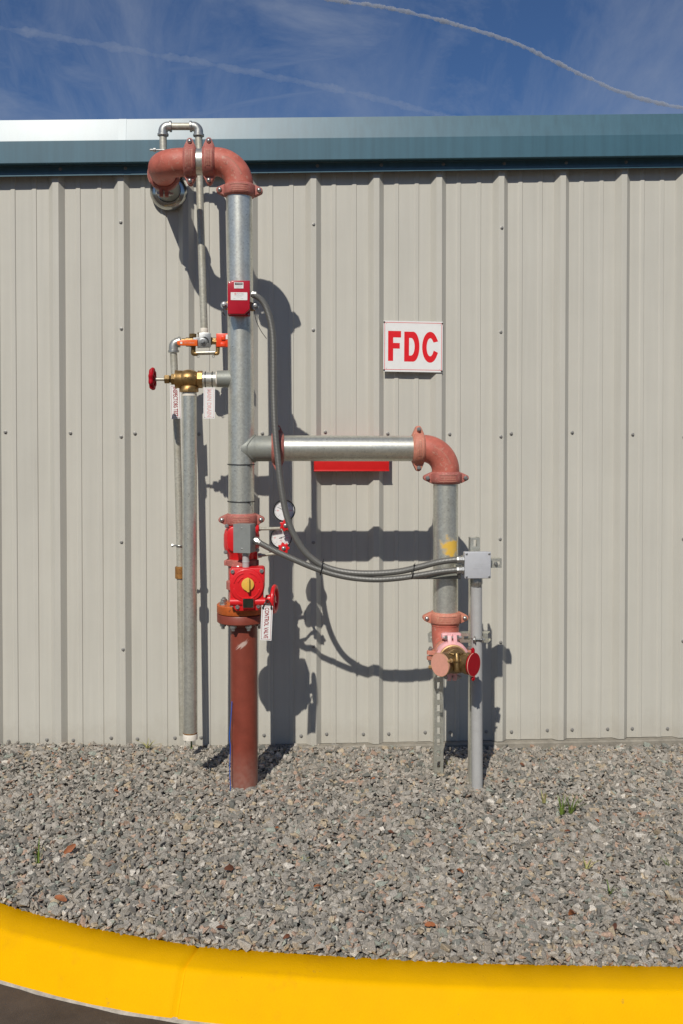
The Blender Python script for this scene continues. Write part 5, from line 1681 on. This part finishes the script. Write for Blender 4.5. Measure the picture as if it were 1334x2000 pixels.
i2 = [(592, 630), (592, 420), (615, 420)] + [(615+43*math.sin(t), 525-105*math.cos(t)) for t in [math.pi*i/no for i in range(1, no)]] + [(615, 630), (592, 630)]
band(o_, i2)
a0, a1 = R(27), R(333)
co = [(842+95*math.cos(t), 527-185*math.sin(t)) for t in [a0+(a1-a0)*i/36 for i in range(37)]]
ci = [(842+42*math.cos(t)*1.0, 527-108*math.sin(t)) for t in [R(38)+(R(322)-R(38))*i/36 for i in range(37)]]
co = [(935, 455)] + co[1:-1] + [(935, 592)]; ci = [(882, 470)] + ci[1:-1] + [(884, 565)]
band(co, ci)
for x, y in ((0.012, 0.03), (0.99, 0.035), (0.012, 0.97), (0.985, 0.975)):
    b = MB(); b.lathe(sp_(x, y, 0.002), (0, -1, 0), [(0, 0.0042), (0.003, 0.004), (0.0042, 0.002)], 10); b.build('screw', M['dark_screw'], sg)
b = MB()
for x, y in ((0.05, 0.06), (0.955, 0.065), (0.05, 0.935), (0.945, 0.94)):
    b.lathe(sp_(x, y, 0.002), (0, -1, 0), [(0, 0.0014), (0.0008, 0.0012)], 8)
b.build('rivet_hole', M['dark_screw'], sg)

# red box on the wall behind the cross pipe
rbx = thing('wall_box', P(686, 921, 0.04), 'long shallow red steel box on the wall just behind the horizontal pipe', 'box')
a_ = P(613, 864, 0.075); c_ = P(760, 920.5, 0.075)
ctr = Vector(((a_.x+c_.x)/2, -0.052, (a_.z+c_.z)/2))
b = MB(); b.box(ctr, (c_.x-a_.x, 0.046, a_.z-c_.z), None, 0.0015, 2); b.build('box_body', M['red_box'], rbx)
b = MB(); b.box(ctr + Vector((0, -0.024, -(a_.z-c_.z)/2+0.0035)), (c_.x-a_.x+0.003, 0.004, 0.006), None, 0.001); b.build('drip_edge', M['red_box'], rbx)
b = MB()
for dx_ in (-0.12, 0.12): b.box(ctr + Vector((dx_, 0.032, 0)), (0.03, 0.02, 0.08))
b.build('mounting_bracket', M['red_box'], rbx)

# blue wire next to the lower pipe
b = MB(); b.tube(spline([P(453, 1370, D+0.045), P(452, 1390, D+0.050), P(449.5, 1420, D+0.052), P(448, 1440, D+0.055), P(450, 1458, D+0.055), P(449, 1490, D+0.058), P(449, 1515, D+0.06), P(450, 1532, D+0.06), P(450, 1545, D+0.06)], 0.006), 0.0019, 8)
tag(b.build('blue_wire', M['blue']), 'thin blue wire running up beside the red-brown pipe from the gravel', 'wire')

# ================================================================== SMALL GROWTH AND LITTER
def tuft(c, n, h, spread, lab, dry=0.2, seed=1, lean=(0, 0)):
    rnd = random.Random(seed)
    b = MB(); 
    for i in range(n):
        a = rnd.uniform(0, 2*math.pi); L_ = h*rnd.uniform(0.45, 1.0)
        out_ = Vector((math.cos(a), math.sin(a)*0.8, 0)); sd = Vector((-math.sin(a), math.cos(a), 0))
        p0 = Vector(c) + out_*rnd.uniform(0, 0.012)
        wd = rnd.uniform(0.0022, 0.0038); sp = spread*rnd.uniform(0.3, 1.1)
        pts = []
        for t in (0, .3, .6, .85, 1.0):
            q = p0 + out_*(sp*t**1.6) + Vector((lean[0]*t, lean[1]*t, L_*(t - 0.22*t*t*sp/spread)))
            ww = wd*(1-t)**0.6 + 0.0002
            pts.append((q-sd*ww, q+Vector((0, 0, -ww*0.5)), q+sd*ww))
        vs = [x for p in pts for x in p]; fs = []
        for j in range(4):
            for k_ in range(2):
                fs.append((j*3+k_, j*3+k_+1, (j+1)*3+k_+1, (j+1)*3+k_))
        b.add(vs, fs)
    o = b.build('grass_tuft', M['grass_dry'] if dry > .5 else M['grass'], smooth=80)
    return tag(o, lab, 'grass', 'grass sprouting in the gravel')
def G(px, py, dz=0.0):
    q = PZ(px, py, 0)
    for _ in range(3): q = PZ(px, py, float(ground_h(q.x, q.y)))
    return q + Vector((0, 0, dz))
tuft(G(1097, 1594, .008), 9, 0.11, 0.05, 'green grass tuft, one of a close pair between conduit and kerb', seed=3, lean=(-0.012, 0))
tuft(G(1115, 1591, .008), 13, 0.115, 0.07, 'largest green grass tuft growing in the gravel', seed=5, lean=(0.012, 0))
tuft(G(1062, 1572, .01), 6, 0.06, 0.04, 'sparse yellowish grass tuft near the largest green tuft', dry=.9, seed=6)
tuft(G(75, 1690, .008), 8, 0.10, 0.022, 'upright green grass sprout near the kerb bend', seed=8)
tuft(G(1146, 1702, .01), 8, 0.045, 0.05, 'low pale grass tuft lying flat in the gravel', dry=.9, seed=9)
tuft(G(1192, 1752, .012), 7, 0.04, 0.04, 'tiny green grass tuft close to the kerb', seed=10)
tuft(G(1308, 1700, .01), 5, 0.06, 0.04, 'thin green grass tuft at the edge of the gravel', seed=12)
tuft(P(374, 1462, 0.50), 4, 0.06, 0.02, 'small green sprout below the open end of drain pipe', seed=13)
tuft(G(288, 1466, .012), 10, 0.045, 0.085, 'dry yellowish grass tuft at the foot of the wall', dry=.9, seed=14)
tuft(G(590, 1682), 3, 0.02, 0.02, 'tiny yellow-green sprout midway between red pipe and kerb', dry=.9, seed=15)
tuft(G(876, 1494), 5, 0.05, 0.03, 'dry grass sprout in the shadow beside the slotted post', dry=.9, seed=16)

def chip(c, L_, W_, th, rz, tx, ty, m, lab, grp=None):
    b = MB(); n = 6
    rnd = random.Random(int(c[0]*1e4) ^ int(c[1]*1e5))
    vs = []
    for i in range(n+1):
        t = i/n; x = (t-.5)*L_
        wv = W_/2*math.sin(math.pi*(0.08+0.84*t))**0.7*rnd.uniform(.8, 1.15)
        z = 0.25*W_*math.sin(math.pi*t)
        for (y, dz) in ((-wv, 0), (0, -0.15*W_), (wv, 0), (wv*0.98, -th), (0, -0.15*W_-th), (-wv*0.98, -th)):
            vs.append(Vector((x, y, z+dz)))
    fs = []
    for i in range(n):
        for k_ in range(6):
            k2 = (k_+1) % 6
            fs.append((i*6+k_, i*6+k2, (i+1)*6+k2, (i+1)*6+k_))
    fs.append(tuple(range(5, -1, -1))); fs.append(tuple(n*6+i for i in range(6)))
    Mx = Matrix.Translation(Vector(c)) @ Matrix.Rotation(rz, 4, 'Z') @ Matrix.Rotation(tx, 4, 'X') @ Matrix.Rotation(ty, 4, 'Y')
    b.add([Mx @ v for v in vs], fs)
    return tag(b.build('dead_leaf', m, smooth=50), lab, 'dead leaf', grp or 'rust-brown leaf scraps on the gravel')
SCR = 'small rust-brown scrap of dead leaf lying on the grey gravel'
chip(G(136, 1668, .019), 0.05, 0.022, 0.0012, 1.2, 0.9, -1.1, M['leaf'], 'brown dead leaf standing upright in gravel beside a grass sprout')
chip(G(1117, 1795, .019), 0.040, 0.022, 0.0012, 1.3, 0.6, 0.8, M['leaf'], 'large orange-brown dead leaf tipped up near the kerb')
chip(G(840, 1818, .019), 0.034, 0.018, 0.0012, 0.1, 0.5, 0.1, M['leaf'], 'flat oval orange-brown dead leaf close to the kerb edge')
chip(G(118, 1766, .019), 0.044, 0.020, 0.0012, -0.4, 0.4, 0.2, M['leaf'], 'crumpled orange-brown dead leaf beside the bend of the yellow kerb')
chip(G(448, 1706, .019), 0.040, 0.022, 0.0012, 0.5, 0.8, 0.3, M['leaf_dark'], 'dark brown curled dead leaf straight below the red-brown pipe')
rl = random.Random(5)
spots_ = [(170, 1492), (103, 1478), (419-260, 1489), (279, 1503), (227, 1552), (371, 1546), (404, 1595), (97, 1583), (260, 1480), (729, 1528), (697, 1500), (805, 1496), (901, 1537), (982, 1533), (991, 1530), (1013, 1575), (1108, 1631), (1248, 1597), (727, 1643), (763, 1633), (773, 1718), (899, 1710), (823, 1782), (948, 1634), (1290, 1625), (1062, 1680), (655, 1495), (590, 1555), (540, 1625), (430, 1822), (330, 1640), (1166, 1610), (1020, 1500), (1234, 1505), (900, 1625), (845, 1655), (490, 1605), (214, 1700), (705, 1790), (620, 1740), (1200, 1820), (300, 1770), (60, 1560), (560, 1840)]
for i, (px, py) in enumerate(spots_):
    s = rl.uniform(0.013, 0.028)
    key = 'leaf' if rl.random() < .65 else 'leaf_dark'
    cw = 'rust-brown' if key == 'leaf' else 'dark brown'
    sw = 'tiny' if s < 0.0175 else ('small' if s < 0.0225 else 'larger')
    vw = 'at the wall foot' if py < 1512 else ('level with pipe bases' if py < 1580 else ('midway to kerb' if py < 1725 else 'close to yellow kerb'))
    hw_ = 'left of drain pipe' if px < 250 else ('around drain pipe' if px < 440 else ('beyond the red-brown pipe' if px < 700 else ('below slotted post' if px < 880 else ('below grey conduit' if px < 1000 else 'right of grey conduit'))))
    chip(G(px, py, .017), s, s*rl.uniform(.35, .6), 0.0015, rl.uniform(0, 3.1), rl.uniform(-.6, .6), rl.uniform(-.5, .5), M[key], f'{sw} {cw} leaf scrap {vw}, {hw_}')

by_label = {}
for o_ in scene.objects:
    if o_.get('category') == 'dead leaf': by_label.setdefault(o_['label'], []).append(o_)
for lb_, os_ in by_label.items():
    if len(os_) == 2:
        os_.sort(key=lambda q: q.matrix_basis.translation.x)
        os_[0]['label'] = lb_ + ', left one'; os_[1]['label'] = lb_ + ', right one'

# ================================================================== CONTRAILS
def contrail_mat(dens):
    m = bpy.data.materials.new('ice_trail'); m.use_nodes = True
    t = m.node_tree; t.nodes.clear()
    o = t.nodes.new('ShaderNodeOutputMaterial'); v = t.nodes.new('ShaderNodeVolumePrincipled')
    v.inputs['Color'].default_value = (0.97, 0.98, 1.0, 1)
    v.inputs['Density'].default_value = dens
    v.inputs['Anisotropy'].default_value = 0.0
    t.links.new(v.outputs[0], o.inputs['Volume'])
    return m
def contrail(pts, width, dist, dens, lab, seed):
    wpts = []
    for px, py in pts:
        v = ray(px, py).normalized()
        wpts.append(CAML + v*dist)
    w0 = width*dist/FPX
    path = spline(wpts, w0*0.16)
    rr = []; pp = []
    for i, p in enumerate(path):
        a = mnoise.noise(Vector((i*0.05, seed, 0))) + 0.25*mnoise.noise(Vector((i*0.15, seed, 3)))
        b2 = mnoise.noise(Vector((i*0.035, seed, 9))) + 0.25*mnoise.noise(Vector((i*0.12, seed, 19)))
        rr.append(w0*0.5*max(0.28, 1 + 0.85*a)); pp.append(p + Vector((0, 0, b2*w0*0.22)))
    b = MB(); b.tube(pp, rr, 14)
    for i, v in enumerate(b.v):
        p = pp[min(i//14, len(pp)-1)]
        k_ = 1 + 0.45*mnoise.noise(v/(w0*0.9)) + 0.30*mnoise.noise(v/(w0*0.3))
        b.v[i] = p + (v-p)*max(0.15, k_)
    o = b.build('contrail', contrail_mat(dens), smooth=80)
    o.visible_shadow = True
    return tag(o, lab, 'contrail')
contrail([(560, -20), (640, -2), (760, 16), (880, 45), (1000, 82), (1080, 119), (1160, 157), (1230, 186), (1334, 212), (1460, 236)], 7.0, 2500, 0.13, 'bright white contrail slanting down the sky towards the roof edge', 3)
contrail([(-140, 30), (0, 54), (120, 74), (300, 106), (430, 129), (560, 155), (700, 184), (850, 222), (960, 250)], 11, 2500, 0.009, 'faint wide contrail crossing behind the top of the pipes', 8)
